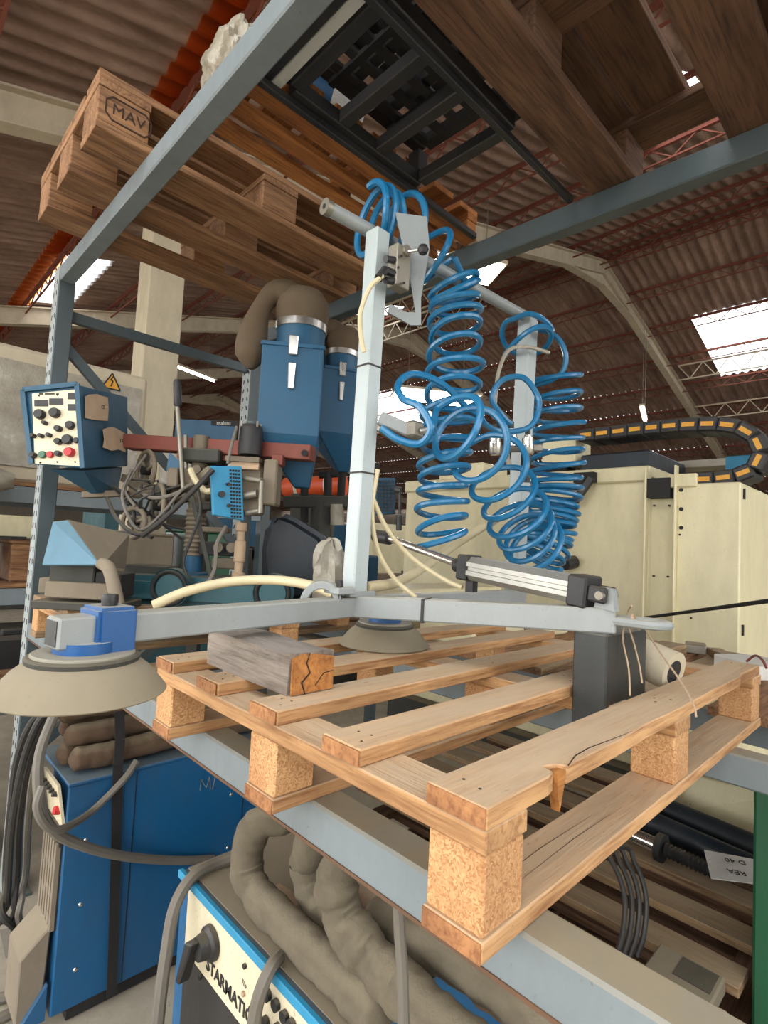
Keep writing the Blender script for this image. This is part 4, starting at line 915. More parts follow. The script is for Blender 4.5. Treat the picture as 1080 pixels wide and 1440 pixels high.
# more hardware on the tractor: hose bundle, clamps, feed rolls, dusty brackets
rnd = random.Random(21)
for k in range(7):
    u0 = 178 + rnd.uniform(-8, 40); v0 = 668 + rnd.uniform(-10, 40); t0 = 1.98 + rnd.uniform(-0.06, 0.08); P = [(u0, v0, t0)]
    for j in range(4): P.append((u0 + rnd.uniform(-22, 60) * (j + 1) / 2.5, v0 + rnd.uniform(-12, 34) * (j + 1) / 2.2, t0 + rnd.uniform(-0.05, 0.05)))
    MB().tube(smooth_path([dep(*p) for p in P], 6), rnd.choice((0.004, 0.005, 0.0065)), 7).build('cable', rnd.choice(('cable_black', 'cable_grey', 'cable_black')), trac, smooth=True)
for (u, v, t, d, mt, nm) in ((232, 690, 2.02, (0.05, 0.06, 0.05), 'dark_rubber', 'bracket'), (246, 672, 2.0, (0.04, 0.05, 0.07), 'steel_dusty', 'bracket'), (285, 672, 2.02, (0.06, 0.06, 0.06), 'black_matt', 'bracket'), (292, 712, 2.02, (0.05, 0.08, 0.03), 'dark_rubber', 'bracket'), (300, 745, 2.02, (0.12, 0.06, 0.02), 'steel_dusty', 'shelf_plate'), (312, 772, 2.03, (0.14, 0.10, 0.05), 'black_matt', 'wire_feeder'), (322, 792, 2.03, (0.10, 0.10, 0.04), 'steel_dusty', 'feeder_base'), (215, 800, 2.02, (0.16, 0.12, 0.03), 'dark_rubber', 'foot_plate'), (242, 660, 2.04, (0.03, 0.03, 0.05), 'tape', 'terminal')):
    MB().box(dep(u, v, t), d, CR).build(nm, mt, trac, bevel=0.004)
for (u, v, t, r) in ((276, 660, 1.98, 0.016), (290, 662, 1.98, 0.013), (232, 705, 1.97, 0.02), (325, 770, 1.96, 0.018), (306, 770, 1.96, 0.018)):
    c = dep(u, v, t); MB().cyl(c, c + FH * 0.03, r, 14).build('feed_roll', 'steel_dusty', trac, smooth=True)
MB().tube(smooth_path([dep(268, 660, 1.95), dep(275, 675, 1.93), dep(288, 690, 1.92), dep(298, 690, 1.91)], 6), 0.011, 8).build('white_hose', 'cream_hose', trac, smooth=True)
MB().prism([dep(u, v, 2.0) for u, v in ((238, 636), (256, 652), (250, 668), (234, 662))], (0, 0, 0), FH * 0.01).build('sheet_guard', 'blue_paint', trac)

# ================================================================== UNDER THE SHELF, LEFT
wd = thing('welding_power_source', 'tall blue welding cabinet on the floor with cream control strip', 'welder', (0.06, 1.53, 0))
body = MB().box((0.40, 0.09, 0.385), (0.80, 0.18, 0.67)).build('body', 'deep_blue', wd, bevel=0.004)
MB().box((0.45, 0.26, 0.375), (0.70, 0.155, 0.65)).build('side_unit', 'deep_blue', wd, bevel=0.004)
MB().box((0.42, 0.17, 0.03), (0.74, 0.30, 0.05)).build('plinth', 'black_matt', wd)
MB().box((0.40, 0.17, 0.722), (0.81, 0.36, 0.012)).build('lid', 'deep_blue', wd, bevel=0.003)
for x in (0.20, 0.60): MB().box((x, -0.0006, 0.385), (0.003, 0.002, 0.66)).build('seam', 'navy', body)
for z in (0.16, 0.35, 0.54):
    for x in (0.06, 0.55): MB().lathe([(0.007, 0), (0.005, 0.003), (0, 0.004)], (x, 0, z), (0, -1, 0), 10).build('screw', 'chrome', body, smooth=True)
p_ = MB().prism([(-0.006, 0.005, 0.59), (-0.006, 0.175, 0.59), (-0.030, 0.175, 0.725), (-0.030, 0.005, 0.725)], (0, 0, 0), (0.008, 0, 0)).build('control_strip', 'cream_panel', wd)
for k, (y, z) in enumerate(((0.03, 0.69), (0.06, 0.69), (0.09, 0.69), (0.12, 0.69), (0.15, 0.69))): MB().cyl((-0.022, y, z), (-0.036, y, z + 0.004), 0.008, 10).build('knob', 'black_plastic', p_, smooth=True)
MB().cyl((-0.012, 0.028, 0.64), (-0.028, 0.028, 0.645), 0.012, 14).build('push_button', 'red', p_, smooth=True)
MB().box((-0.006, 0.09, 0.565), (0.012, 0.17, 0.05)).build('dark_strip', 'black_plastic', wd)
gr = MB().box((0.0, 0.09, 0.42), (0.01, 0.16, 0.25)).build('grille', 'black_matt', wd)
for k in range(6): MB().box((-0.010, 0.022 + k * 0.027, 0.42), (0.014, 0.018, 0.25)).build('slat', 'funnel_grey', gr)
MB().prism([(-0.01, 0, 0.31), (-0.085, 0, 0.24), (-0.085, 0, 0.06), (-0.02, 0, 0.06)], (0, 0.02, 0), (0, 0.17, 0)).build('front_cover', 'funnel_grey', wd, bevel=0.004)
MB().prism([(-0.012, 0, 0.15), (-0.08, 0, 0.05), (-0.012, 0, 0.05)], (0, 0.003, 0), (0, 0.02, 0)).build('cover_side', 'deep_blue', wd)
sc_ = MB()
for a, b in (((283, 1096), (281, 1112)), ((283, 1096), (290, 1108)), ((290, 1108), (295, 1092)), ((295, 1092), (296, 1110)), ((303, 1090), (299, 1110))):
    p, q = ony(*a, 1.5290), ony(*b, 1.5290); sc_.bar((p.x - 0.06, p.y - 1.53, p.z), (q.x - 0.06, q.y - 1.53, q.z), 0.0014, 0.0016)
sc_.build('scratch', 'plate_grey', body)
# stack of sleeved torch hoses lying on the cabinet
def sag(a, b, dz, k=7, wob=0.0):
    a = Vector(a); b = Vector(b); return [a.lerp(b, i / k) + Vector((random.uniform(-wob, wob), random.uniform(-wob, wob), dz * math.sin(PI * i / k) + random.uniform(-wob, wob))) for i in range(k + 1)]
def sleeve(path, r, name, label, mat, grp=None, wr=0.10, cat='hose'):
    P = path; ph = random.random() * 6; rr = [r * (1 + wr * 0.5 * math.sin(i * 0.25 + ph) + wr * 0.25 * math.sin(i * 0.6 + ph * 2)) for i in range(len(P))]
    
    for e, kf in enumerate((0.25, 0.6, 0.82, 0.94)): rr[e] *= kf; rr[-1 - e] *= kf
    root = P[len(P) // 2]; mb = MB().tube([p - root for p in P], rr, 22); off = Vector((random.random() * 9, 0, 0))
    for i in range(len(P)):                            # soft creases across the sleeve, deepest on the inside of a bend
        T = (P[min(i + 1, len(P) - 1)] - P[max(i - 1, 0)]).normalized(); c = P[i] - root
        for k in range(22):
            v = Vector(mb.v[i * 22 + k]); n_ = (v - c)
            if n_.length < 1e-6: continue
            n_.normalize(); q = v * 14 + T * v.dot(T) * 26 + off
            h = noise.noise(q) * 0.5 + (0.5 - abs(noise.noise(q * 1.7 + off))) * 0.5
            mb.v[i * 22 + k] = tuple(v + n_ * (h - 0.15) * wr * r * 2.0)
    o = mb.build(name, mat, None, smooth=True, loc=root); tag(o, label, cat, grp); return o
HZ = 0.735
hs_ = 'sleeved torch hoses on the blue cabinet'
SL = []
def pile(floor_z, caps=()):
    ps = relax([smooth_path(q[0], 18) for q in SL], [q[1] for q in SL], 60, caps, floor_z, 0.006, 6)
    for q, p in zip(SL, ps): sleeve(p, *q[1:])
    SL.clear()
for (y, z, r, x0, x1, lb) in ((1.585, HZ + 0.036, 0.036, 0.07, 0.80, 'brown sleeved hose, lowest and nearest of the stack on the blue cabinet'), (1.665, HZ + 0.036, 0.036, 0.05, 0.78, 'brown sleeved hose low at the back of the stack on the blue cabinet'), (1.62, HZ + 0.100, 0.034, 0.06, 0.80, 'brown sleeved hose in the middle layer of the stack on the blue cabinet'), (1.70, HZ + 0.105, 0.032, 0.06, 0.75, 'brown sleeved hose at the back of the middle layer on the blue cabinet'), (1.66, HZ + 0.165, 0.032, 0.05, 0.80, 'brown sleeved hose on top of the stack on the blue cabinet')):
    SL.append((sag((x0, y, z), (x1, y + random.uniform(-0.01, 0.01), z), 0.004, 7, 0.004), r, 'sleeved_hose', lb, 'hose_brown', hs_, 0.06))
pile(0.728)
# cables round the cabinet
def cable(pts, r, label, mat='cable_grey', name='cable', k=8):
    P = smooth_path(pts, k); root = P[len(P) // 2]; o = MB().tube([p - root for p in P], r, 8).build(name, mat, None, smooth=True, loc=root); return tag(o, label, 'cable')
Y1 = 1.505
cable([ony(78, 1000, 1.50), ony(56, 1060, 1.46), ony(55, 1120, 1.42), ony(72, 1165, 1.42), ony(118, 1190, 1.45), ony(180, 1205, 1.488), ony(250, 1210, 1.512), ony(300, 1208, 1.517)], 0.014, 'thick grey cable drooping across the side of the blue cabinet')
cable([ony(60, 1105, 1.365), ony(52, 1135, 1.352), ony(66, 1162, 1.355), ony(90, 1165, 1.385), ony(130, 1140, 1.50), ony(175, 1095, 1.505), ony(192, 1070, 1.52)], 0.011, 'grey cable looping up over the top corner of the blue cabinet')
BU = []
for k, (u0, u1, u2, u3, t0) in enumerate(((66, 36, 12, 6, 1.62), (72, 44, 22, 18, 1.66), (60, 26, 8, 2, 1.72), (76, 52, 34, 30, 1.7))):
    BU.append(smooth_path([Vector((0.22 + 0.03 * k, 1.645 + 0.008 * k, 0.949)), Vector((0.10 + 0.025 * k, 1.63, 0.955)), dep(u0, 1000, t0), dep(u1, 1060, t0), dep(u2 + 6, 1150, t0 + .03), dep(u3 + 6, 1230, t0 + .1), dep(u3 * 0.4 + 10, 1272, 1.745), dep(9 + 4 * k, 1302, 1.757)], 10))
for k, p in enumerate(relax(BU, [0.0105] * 4, 40, (), None, 0.001, 4)): cable(p, 0.0105, ('dark cable hanging by the rack upright, nearest the cabinet corner', 'dark cable hanging by the rack upright, inner one of the bundle', 'dark cable hanging by the rack upright, outermost of the bundle', 'grey cable hanging by the rack upright, close to the cabinet grille')[k], 'cable_black' if k != 3 else 'cable_grey', 'cable', 1)
plug = thing('cable_plug', 'dusty grey cable plug with an open ring hanging at the bundle end', 'plug', tuple(dep(18, 1320, 1.76)))
pa, pb = rel(plug, [dep(12, 1296, 1.76), dep(22, 1342, 1.76)])
MB().bar(pa, pb, 0.05, 0.04, up=FW).build('body', 'cable_grey', plug, bevel=0.008)
MB().torus(rel(plug, [dep(26, 1360, 1.76)])[0], FH, 0.035, 0.010, 24, 8).build('ring', 'funnel_grey', plug, smooth=True)
cable([onz(-40, 1412, 0.0155), onz(10, 1402, 0.0155), onz(40, 1389, 0.0155), onz(64, 1374, 0.0155)], 0.016, 'grey cable lying on the floor in front of the cabinet, the farther of two')
cable([onz(-40, 1452, 0.0155), onz(5, 1430, 0.0155), onz(40, 1412, 0.0155), onz(70, 1396, 0.0155)], 0.016, 'grey cable lying on the floor in front of the cabinet, the nearer of two')
stp = [ony(u, v, yy) for (u, v, yy) in ((168, 1000, 1.56), (169, 1040, 1.535), (166, 1075, 1.515), (163, 1200, 1.512), (160, 1300, 1.512), (157, 1400, 1.512))]
m = MB()
for a, b in zip(stp[:-1], stp[1:]): m.bar(a, b, 0.030, 0.004, up=(0, 1, 0))
tag(m.build('strap', 'black_matt'), 'flat black strap hanging down the side of the blue cabinet', 'strap')

# ================================================================== STARMATIC WELDER
SX, SY0, SY1, SZ = 0.150, 0.34, 0.935, 0.715
sm = thing('welder', 'blue welder with dusty top and cream front panel lettered STARMATIC', 'welder', (SX, SY0, 0))
WY = SY1 - SY0
bd_ = MB().box((0.25, WY / 2, SZ / 2), (0.50, WY, SZ - 0.01)).build('body', 'deep_blue', sm, bevel=0.003)
MB().box((0.25, WY / 2, SZ + 0.0005), (0.48, WY - 0.02, 0.003)).build('dusty_lid', 'funnel_grey', bd_)
MB().box((-0.004, WY / 2, SZ - 0.008), (0.012, WY, 0.018)).build('trim_edge', 'cyan_blue', bd_, bevel=0.002)
fp = MB().box((-0.003, WY / 2 - 0.02, SZ - 0.085), (0.006, WY - 0.06, 0.135)).build('front_panel', 'cream_panel', sm)
MB().box((-0.002, WY / 2 - 0.02, SZ - 0.40), (0.005, WY - 0.06, 0.49)).build('lower_panel', 'black_plastic', sm)
def fx(u, v, e=0.0):
    p = onx(u, v, SX - 0.007 - e); return Vector((p.x - SX, p.y - SY0, p.z))
q1 = fx(315, 1362); q2 = fx(345, 1404)
ty = (fx(280, 1345).y + fx(346, 1405).y) / 2
lo = text('lettering', 'STARMATIC', 'ink', fp, 0.036, frame_mtx((-0.0072, (fx(290, 1361).y + fx(354, 1428).y) / 2, (fx(290, 1361).z + fx(354, 1428).z) / 2), (0, -1, 0), (0, 0, 1)), 0.0006, 0.0006)
lo.scale.x = (fx(290, 1361).y - fx(354, 1428).y) / lo.dimensions.x
sw = fx(298, 1325)
s1 = MB().lathe([(0.034, 0), (0.033, 0.010), (0.026, 0.015), (0.022, 0.034), (0, 0.036)], sw, (-1, 0, 0), 24).build('switch', 'black_plastic', fp, smooth=True)
MB().prism([sw + Vector((-0.03, 0.020, 0.012)), sw + Vector((-0.03, -0.010, 0.022)), sw + Vector((-0.03, 0.034, -0.082)), sw + Vector((-0.03, 0.050, -0.080))], (0.004, 0, 0), (-0.022, 0, 0)).build('switch_lever', 'black_plastic', s1, bevel=0.003)
for (u, v) in ((378, 1398), (390, 1412), (402, 1428), (375, 1436), (392, 1446), (412, 1440), (358, 1420)):
    MB().cyl(fx(u, v), fx(u, v) + Vector((-0.008, 0, 0)), 0.010, 12).build('socket', 'black_matt', fp, smooth=True)
for (u, v, mt) in ((343, 1397, 'tape'), (282, 1374, 'black_matt'), (345, 1358, 'black_matt')):
    MB().cyl(fx(u, v), fx(u, v) + Vector((-0.004, 0, 0)), 0.005, 10).build('screw', mt, fp, smooth=True)
text('lettering', '7/o', 'ink', fp, 0.014, frame_mtx(tuple(fx(343, 1384, 0.0005)), (0, -1, 0), (0, 0, 1)), 0.0003)
MB().prism([(0.06, 0, 0), (0.15, 0.02, 0), (0.14, 0.10, 0), (0.05, 0.09, 0)], (0.0, 0.30, SZ + 0.002), (0, 0.30, SZ + 0.0032)).build('tape_patch', 'tape', bd_)
# fat sleeved hoses heaped on it
hp = 'sleeved hoses heaped on the welder'
hz = SZ + 0.04
def hz_path(pts): return [onz(u, v, z) for (u, v, z) in pts]
SL.append(([(0.30, 0.62, 0.90), (0.215, 0.70, 0.895), (0.20, 0.735, 0.84), (0.20, 0.735, 0.785), (0.20, 0.69, 0.752), (0.198, 0.60, 0.752), (0.196, 0.48, 0.752), (0.196, 0.38, 0.752), (0.196, 0.30, 0.752)], 0.034, 'sleeved_hose', 'grey sleeved hose, outermost of the heap, curving along the edge of the welder lid', 'hose_cloth', hp, 0.10))
SL.append(([(0.33, 0.52, 0.93), (0.27, 0.585, 0.92), (0.262, 0.612, 0.86), (0.262, 0.60, 0.80), (0.263, 0.55, 0.757), (0.264, 0.46, 0.752), (0.264, 0.38, 0.752), (0.264, 0.30, 0.752)], 0.033, 'sleeved_hose', 'grey sleeved hose, second of the heap, bending beside the outermost one', 'hose_cloth', hp, 0.10))
SL.append(([(0.25, 0.40, 0.99), (0.205, 0.43, 0.955), (0.188, 0.43, 0.90), (0.192, 0.405, 0.855), (0.197, 0.35, 0.826), (0.20, 0.28, 0.816), (0.21, 0.18, 0.80), (0.22, 0.10, 0.78)], 0.036, 'sleeved_hose', 'grey sleeved hose crossing over the heap, torn at its end', 'hose_cloth', hp, 0.14))
SL.append(([(0.30, 0.36, 0.94), (0.285, 0.28, 0.935), (0.28, 0.20, 0.925), (0.27, 0.08, 0.90)], 0.035, 'sleeved_hose', 'grey sleeved hose, upper one running under the rack beam', 'hose_cloth', hp, 0.10))
SL.append(([(0.276, 0.43, 0.821), (0.274, 0.34, 0.822), (0.281, 0.25, 0.84), (0.286, 0.15, 0.845), (0.28, 0.05, 0.83)], 0.035, 'sleeved_hose', 'grey sleeved hose, lower one running under the rack beam', 'hose_cloth', hp, 0.10))
SL.append(([(0.37, 0.60, 0.762), (0.37, 0.48, 0.762), (0.375, 0.34, 0.765), (0.37, 0.18, 0.78), (0.36, 0.02, 0.80)], 0.045, 'sleeved_hose', 'brown sleeved hose deep inside the heap under the rack beam', 'hose_brown', hp, 0.10))
SL.append(([(0.455, 0.58, 0.754), (0.456, 0.48, 0.754), (0.455, 0.42, 0.754), (0.454, 0.36, 0.754)], 0.037, 'sleeved_hose', 'grey sleeved hose at the bottom of the heap on the lid', 'hose_cloth', hp, 0.12))
pile(SZ + 0.001, [(Vector((0.100, -0.6, 1.068)), Vector((0.100, 2.3, 1.068)), 0.042), (Vector((0.100, -0.5, 0.75)), Vector((0.100, 1.2, 0.75)), 0.058), (Vector((0.100, -0.5, 0.82)), Vector((0.100, 1.2, 0.82)), 0.056)])
cable([onz(350, 1203, 0.731), onz(310, 1212, 0.7295), onz(272, 1232, 0.7295), onx(246, 1275, 0.10), onx(234, 1340, 0.08), onx(226, 1400, 0.07), onx(220, 1460, 0.07)], 0.013, 'grey cable running over the corner of the lettered welder')
cable([onz(393, 1345, 0.7295), onx(382, 1359, 0.135), onx(368, 1390, 0.115), onx(359, 1425, 0.11), onx(355, 1470, 0.11)], 0.012, 'grey cable crossing the cream panel of the lettered welder')
cable([Vector((0.112, onx(557, 1262, 0.112).y, 1.037)), onx(562, 1310, 0.118), onx(566, 1370, 0.12), onx(568, 1450, 0.12)], 0.008, 'thin grey cable hanging straight down from under the rack beam', 'cable_grey')

# ================================================================== UNDER THE SHELF, RIGHT
lowz = 0.584
for k in range(4):
    cable([Vector((0.396, 0.22 + 0.02 * k, 0.816)), Vector((0.50, 0.27 + 0.02 * k, 0.845)), onz(835 + 10 * k, 1190, 0.80), onz(862 + 10.5 * k, 1215, 0.76), onz(878 + 10 * k, 1260, 0.70), onz(876 + 10 * k, 1310, 0.64), onz(866 + 10 * k, 1345, lowz + 0.0065)], 0.0062, ('dark cable bent under the main pallet, innermost of four', 'dark cable bent under the main pallet, second of four', 'dark cable bent under the main pallet, third of four', 'dark cable bent under the main pallet, outermost of four')[k], 'cable_black')
pl2 = pallet('pallet', 'dark old wooden pallet on the floor below the main pallet', (0.80, 0.0, lowz - 0.146), 1.12, 1.25, 7, 0.085, mats=('plank_wood', 'dark_wood', 'dark_wood', 'dark_wood'), cross=True)
pl3 = pallet('pallet', 'old wooden pallet coloured dark as gap shade, lowest in the stack under the lower shelf', (0.80, 0.0, lowz - 0.292), 1.12, 1.25, 7, 0.085, mats=('dark_wood', 'dark_wood', 'dark_wood', 'dark_wood'), cross=True)  # lower pallets coloured dark to put shade into the board gaps above
pl4 = pallet('pallet', 'old wooden pallet coloured dark as gap shade, on the bare floor, bottom of the stack', (0.80, 0.0, 0.0), 1.12, 1.25, 7, 0.085, mats=('dark_wood', 'dark_wood', 'dark_wood', 'dark_wood'), cross=True)
pallet('pallet', 'old wooden pallet coloured dark as gap shade, second from the floor in the low stack', (0.80, 0.0, 0.146), 1.12, 1.25, 7, 0.085, mats=('dark_wood', 'dark_wood', 'dark_wood', 'dark_wood'), cross=True)
z0 = lowz
def tubeobj(u0, v0, u1, v1, z, r, mat, name, label, cat='cylinder'):
    a = onz(u0, v0, z); b = onz(u1, v1, z); t = thing(name, label, cat, tuple(a)); 
    MB().cyl((0, 0, 0), b - a, r, 20).build('barrel', mat, t, smooth=True); return t, a, b
t1, a, b = tubeobj(905, 1126, 1110, 1214, z0 + 0.0405, 0.040, 'navy', 'hydraulic_cylinder', 'dark blue hydraulic cylinder lying on the lower pallet, the farther of two')
MB().cyl((0, 0, 0), (a - b).normalized() * 0.02, 0.043, 20).build('end_cap', 'black_matt', t1, smooth=True)
t2, a, b = tubeobj(890, 1145, 1110, 1245, z0 + 0.0365, 0.036, 'navy', 'hydraulic_cylinder', 'dark blue hydraulic cylinder lying on the lower pallet, the nearer of two')
MB().cyl((0, 0, 0), (a - b).normalized() * 0.02, 0.039, 20).build('end_cap', 'black_matt', t2, smooth=True)
sh = thing('threaded_shaft', 'chrome shaft with a black collar and spring lying beside the blue cylinders', 'shaft', tuple(onz(890, 1178, z0 + 0.041)))
r0, r1, r2, r3 = rel(sh, [onz(885, 1172, z0 + .041), onz(925, 1190, z0 + .041), onz(934, 1194, z0 + .041), onz(1010, 1228, z0 + .041)])
MB().cyl(r0, r1, 0.022, 18).build('shaft', 'chrome', sh, smooth=True); MB().cyl(r1, r2, 0.040, 20).build('collar', 'black_matt', sh, smooth=True)
dv = (r3 - r2); pr = [(0.012, 0)]
for k in range(12): s_ = dv.length * k / 12; pr += [(0.016, s_), (0.021, s_ + dv.length / 24), (0.016, s_ + dv.length / 12 - 0.001)]
MB().lathe(pr, r2, dv, 16).build('spring', 'black_matt', sh, smooth=True)
lbq = [onz(990, 1196, z0 + .0705), onz(1075, 1212, z0 + .0705), onz(1075, 1245, z0 + .060), onz(1000, 1236, z0 + .060)]
lb = thing('label_card', 'white paper label in a clear sleeve on the blue cylinder, printed upside down', 'label', tuple(lbq[0]))
lq = rel(lb, lbq); nn = (lq[1] - lq[0]).cross(lq[3] - lq[0]).normalized(); nn = nn if nn.z > 0 else -nn
MB().prism(lq, (0, 0, 0), nn * 0.002).build('card', 'paper', lb)
xr = (lq[0] - lq[1]).normalized(); cen = nn * 0.004 + lq[0].lerp(lq[1], 0.50).lerp(lq[3].lerp(lq[2], 0.50), 0.30) + nn * 0.003
text('lettering', 'D 40', 'ink', lb, 0.026, frame_mtx(tuple(cen), xr, (lq[3] - lq[0])), 0.0004)
text('lettering', 'REA', 'ink', lb, 0.026, frame_mtx(tuple(lq[0].lerp(lq[1], 0.50).lerp(lq[3].lerp(lq[2], 0.50), 0.74) + nn * 0.008), xr, (lq[3] - lq[0])), 0.0004)
cp = thing('cream_cover', 'cream sheet metal cover with screw holes lying behind the blue cylinders', 'machine cover', (1.30, -0.25, lowz))
ca, cb_ = onz(955, 1141, lowz + 0.0005), onz(1090, 1194, lowz + 0.0005); tda, tdb = (ca - CAM).dot(FW), (cb_ - CAM).dot(FW)
cq_ = [ca, cb_, dep(1090, 1120, tdb + 0.01), dep(975, 1090, tda + 0.01)]
MB().prism(rel(cp, cq_), (0, 0, 0), FH * 0.06).build('sheet', 'cream', cp, bevel=0.003)
for (u, v) in ((1001, 1114), (1001, 1141), (972, 1131)):
    nq = (cq_[1] - cq_[0]).cross(cq_[3] - cq_[0]).normalized(); wq = ray(u, v); c_ = rel(cp, [CAM + wq * ((cq_[0] - CAM).dot(nq) / wq.dot(nq))])[0]; MB().cyl(c_ - FH * 0.003, c_ + FH * 0.004, 0.005, 10).build('hole', 'black_matt', cp)
gc = thing('green_cabinet', 'plain dark green metal cabinet standing under the rear rack beam', 'cabinet', (1.0, -0.017, 0))
MB().box((0.13, -0.27, 0.515), (0.26, 0.54, 1.03)).build('body', 'green', gc, bevel=0.006)
MB().box((-0.004, -0.30, 0.55), (0.006, 0.48, 0.90)).build('door', 'green', gc, bevel=0.003)
tb_ = thing('toolbox', 'small grey steel box with a dark opening on the lower pallet', 'box', (0.872, 0.080, lowz + 0.0005))
MB().box((0.0, 0.0, 0.0175), (0.12, 0.13, 0.035)).build('body', 'funnel_grey', tb_, bevel=0.004); MB().box((0.015, -0.02, 0.0355), (0.07, 0.07, 0.002)).build('opening', 'black_matt', tb_)

# ================================================================== UPPER SHELF
UZ = 2.6135
mav = pallet('pallet', 'heavy old wooden pallet on the upper shelf with MAV branded on a block', (-0.075, 1.315, UZ), 1.20, 0.68, 5, 0.12, hs=0.024, hb=0.10, hst=0.024, ht=0.024, blk=0.145, mats=('old_wood', 'old_wood', 'old_wood', 'old_wood'))
text('branded_mark', 'MAV', 'burn', mav, 0.045, frame_mtx((0.085, 0.0014, 0.074), (1, 0, 0), (0, 0, 1)), 0.0008)
oc_ = [(-0.062, -0.018), (-0.062, 0.018), (-0.045, 0.034), (0.045, 0.034), (0.062, 0.018), (0.062, -0.018), (0.045, -0.034), (-0.045, -0.034)]
fr_ = MB()
for k in range(8):
    a, b = oc_[k], oc_[(k + 1) % 8]; fr_.bar((0.085 + a[0], 0.0012, 0.074 + a[1]), (0.085 + b[0], 0.0012, 0.074 + b[1]), 0.002, 0.004)
fr_.build('branded_frame', 'burn', mav)
orp = pallet('pallet', 'wooden pallet coloured as orange-lit on the upper shelf beside the MAV pallet', (0.124, 0.857, UZ), 0.945, 0.235, 7, 0.10, hb=0.040, mats=('orange_lit_wood', 'orange_lit_wood', 'orange_lit_wood', 'orange_lit_wood'), cross=True, blk=0.055)
brp = pallet('pallet', 'large dark brown wooden pallet over the rear beam on the upper shelf', (0.02, -0.42, UZ), 1.15, 0.86, 6, 0.135, hs=0.03, hb=0.09, ht=0.03, blk=0.13, mats=('dark_wood', 'dark_wood', 'dark_wood', 'dark_wood'), skip=(3,))
for (y0, y1) in ((-0.20, -0.06), (0.12, 0.28)): piece('skid', (0.0, y0, 0.0), (1.12, y1, 0.03), 'dark_wood', brp).location.z += 0.031
# stacked black grid crates
for k, lb in enumerate(('black plastic grid tray on the upper shelf, bottom of its stack', 'black plastic grid tray on the upper shelf, in the middle of its stack', 'black plastic grid tray on the upper shelf, top of its stack')):
    t = thing('grid_tray', lb, 'tray', (0.240 + 0.010 * k, 0.49 - 0.005 * k, UZ + 0.0002 + k * 0.1206), 0.0, 'black grid trays on the upper shelf')
    Lx, Ly = 0.47, 0.335
    for y in (0.0, Ly): MB().bar((0, y, 0.02), (Lx, y, 0.02), 0.04, 0.04).build('rail', 'black_plastic', t, bevel=0.003)
    for x in (0.0, Lx * 0.33, Lx * 0.62, Lx): MB().bar((x, 0.02, 0.02), (x, Ly - 0.02, 0.02), 0.036, 0.036).build('cross_rail', 'black_plastic', t, bevel=0.003)
    for x in (0, Lx):
        for y in (0, Ly): MB().box((x, y, 0.075), (0.045, 0.045, 0.07)).build('corner_foot', 'black_plastic', t, bevel=0.003)
    for j in range(5): MB().bar((0.02, 0.02 + (Ly - 0.04) * (j + 0.5) / 5, 0.115), (Lx - 0.02, 0.02 + (Ly - 0.04) * (j + 0.5) / 5, 0.115), 0.024, 0.012).build('slat', 'black_plastic', t)
    for x in (0.12, 0.34): MB().bar((x, 0.0, 0.108), (x, Ly, 0.108), 0.02, 0.014).build('slat_bar', 'black_plastic', t)
# bundle of black and bright profiles lying along the front beam
for k, (x, z, mt, lb) in enumerate(((0.168, 0.0152, 'black_plastic', 'black steel profile on the front upper beam, lowest of the bundle'), (0.198, 0.0152, 'bright_profile', 'bright aluminium profile lying between black profiles on the upper shelf'), (0.158, 0.0455, 'black_plastic', 'black steel profile on the front upper beam, on top of the bundle'), (0.190, 0.0455, 'bright_profile', 'bright aluminium profile on top of the bundle by the front upper beam'))):
    o = MB().bar((x, 0.455, 0), (x, 0.84, 0), 0.028, 0.030).build('steel_profile', mt, None, bevel=0.002, loc=(0, 0, UZ + z)); tag(o, lb, 'profile', 'profiles on the upper shelf')
cn_ = thing('printed_can', 'blue and white printed can lying above the black grid trays', 'can', (onz(418, 108, 2.82).x - 0.06, 0.985, UZ + 0.107 + 0.0905))
MB().lathe([(0.0, 0), (0.085, 0), (0.09, 0.01), (0.09, 0.14)], (0, 0, 0), (1, 0, 0), 24).build('body', 'deep_blue', cn_, smooth=True)
MB().lathe([(0.0905, 0.14), (0.0905, 0.26), (0, 0.26)], (0, 0, 0), (1, 0, 0), 24).build('label_band', 'paper', cn_, smooth=True)
# crumpled foil on the MAV pallet
def lump(c, s, n=18, m_=28, f=0.25, seed=1):
    rnd = random.Random(seed); ph = [rnd.uniform(0, 6) for _ in range(6)]; vs = []
    for i in range(n + 1):
        th = PI * i / n
        for k in range(m_):
            a = 2 * PI * k / m_; r = 1 + f * math.sin(th) * (math.sin(4 * a + ph[0] + 3 * th) * .5 + math.sin(7 * a - 5 * th + ph[1]) * .35 + math.sin(11 * a + 9 * th + ph[2]) * .25)
            vs.append((c[0] + s[0] * r * math.sin(th) * math.cos(a), c[1] + s[1] * r * math.sin(th) * math.sin(a), c[2] + max(-0.85, r * math.cos(th)) * s[2]))
    return MB().add(vs, [(i * m_ + k, i * m_ + (k + 1) % m_, (i + 1) * m_ + (k + 1) % m_, (i + 1) * m_ + k) for i in range(n) for k in range(m_)])
tag(lump((0.160, 1.005, UZ + 0.107 + 0.052), (0.055, 0.12, 0.062), 24, 40, 0.22, 3).build('crumpled_foil', 'film', None, smooth=True), 'crumpled white plastic foil bundled on the upper pallets', 'foil')

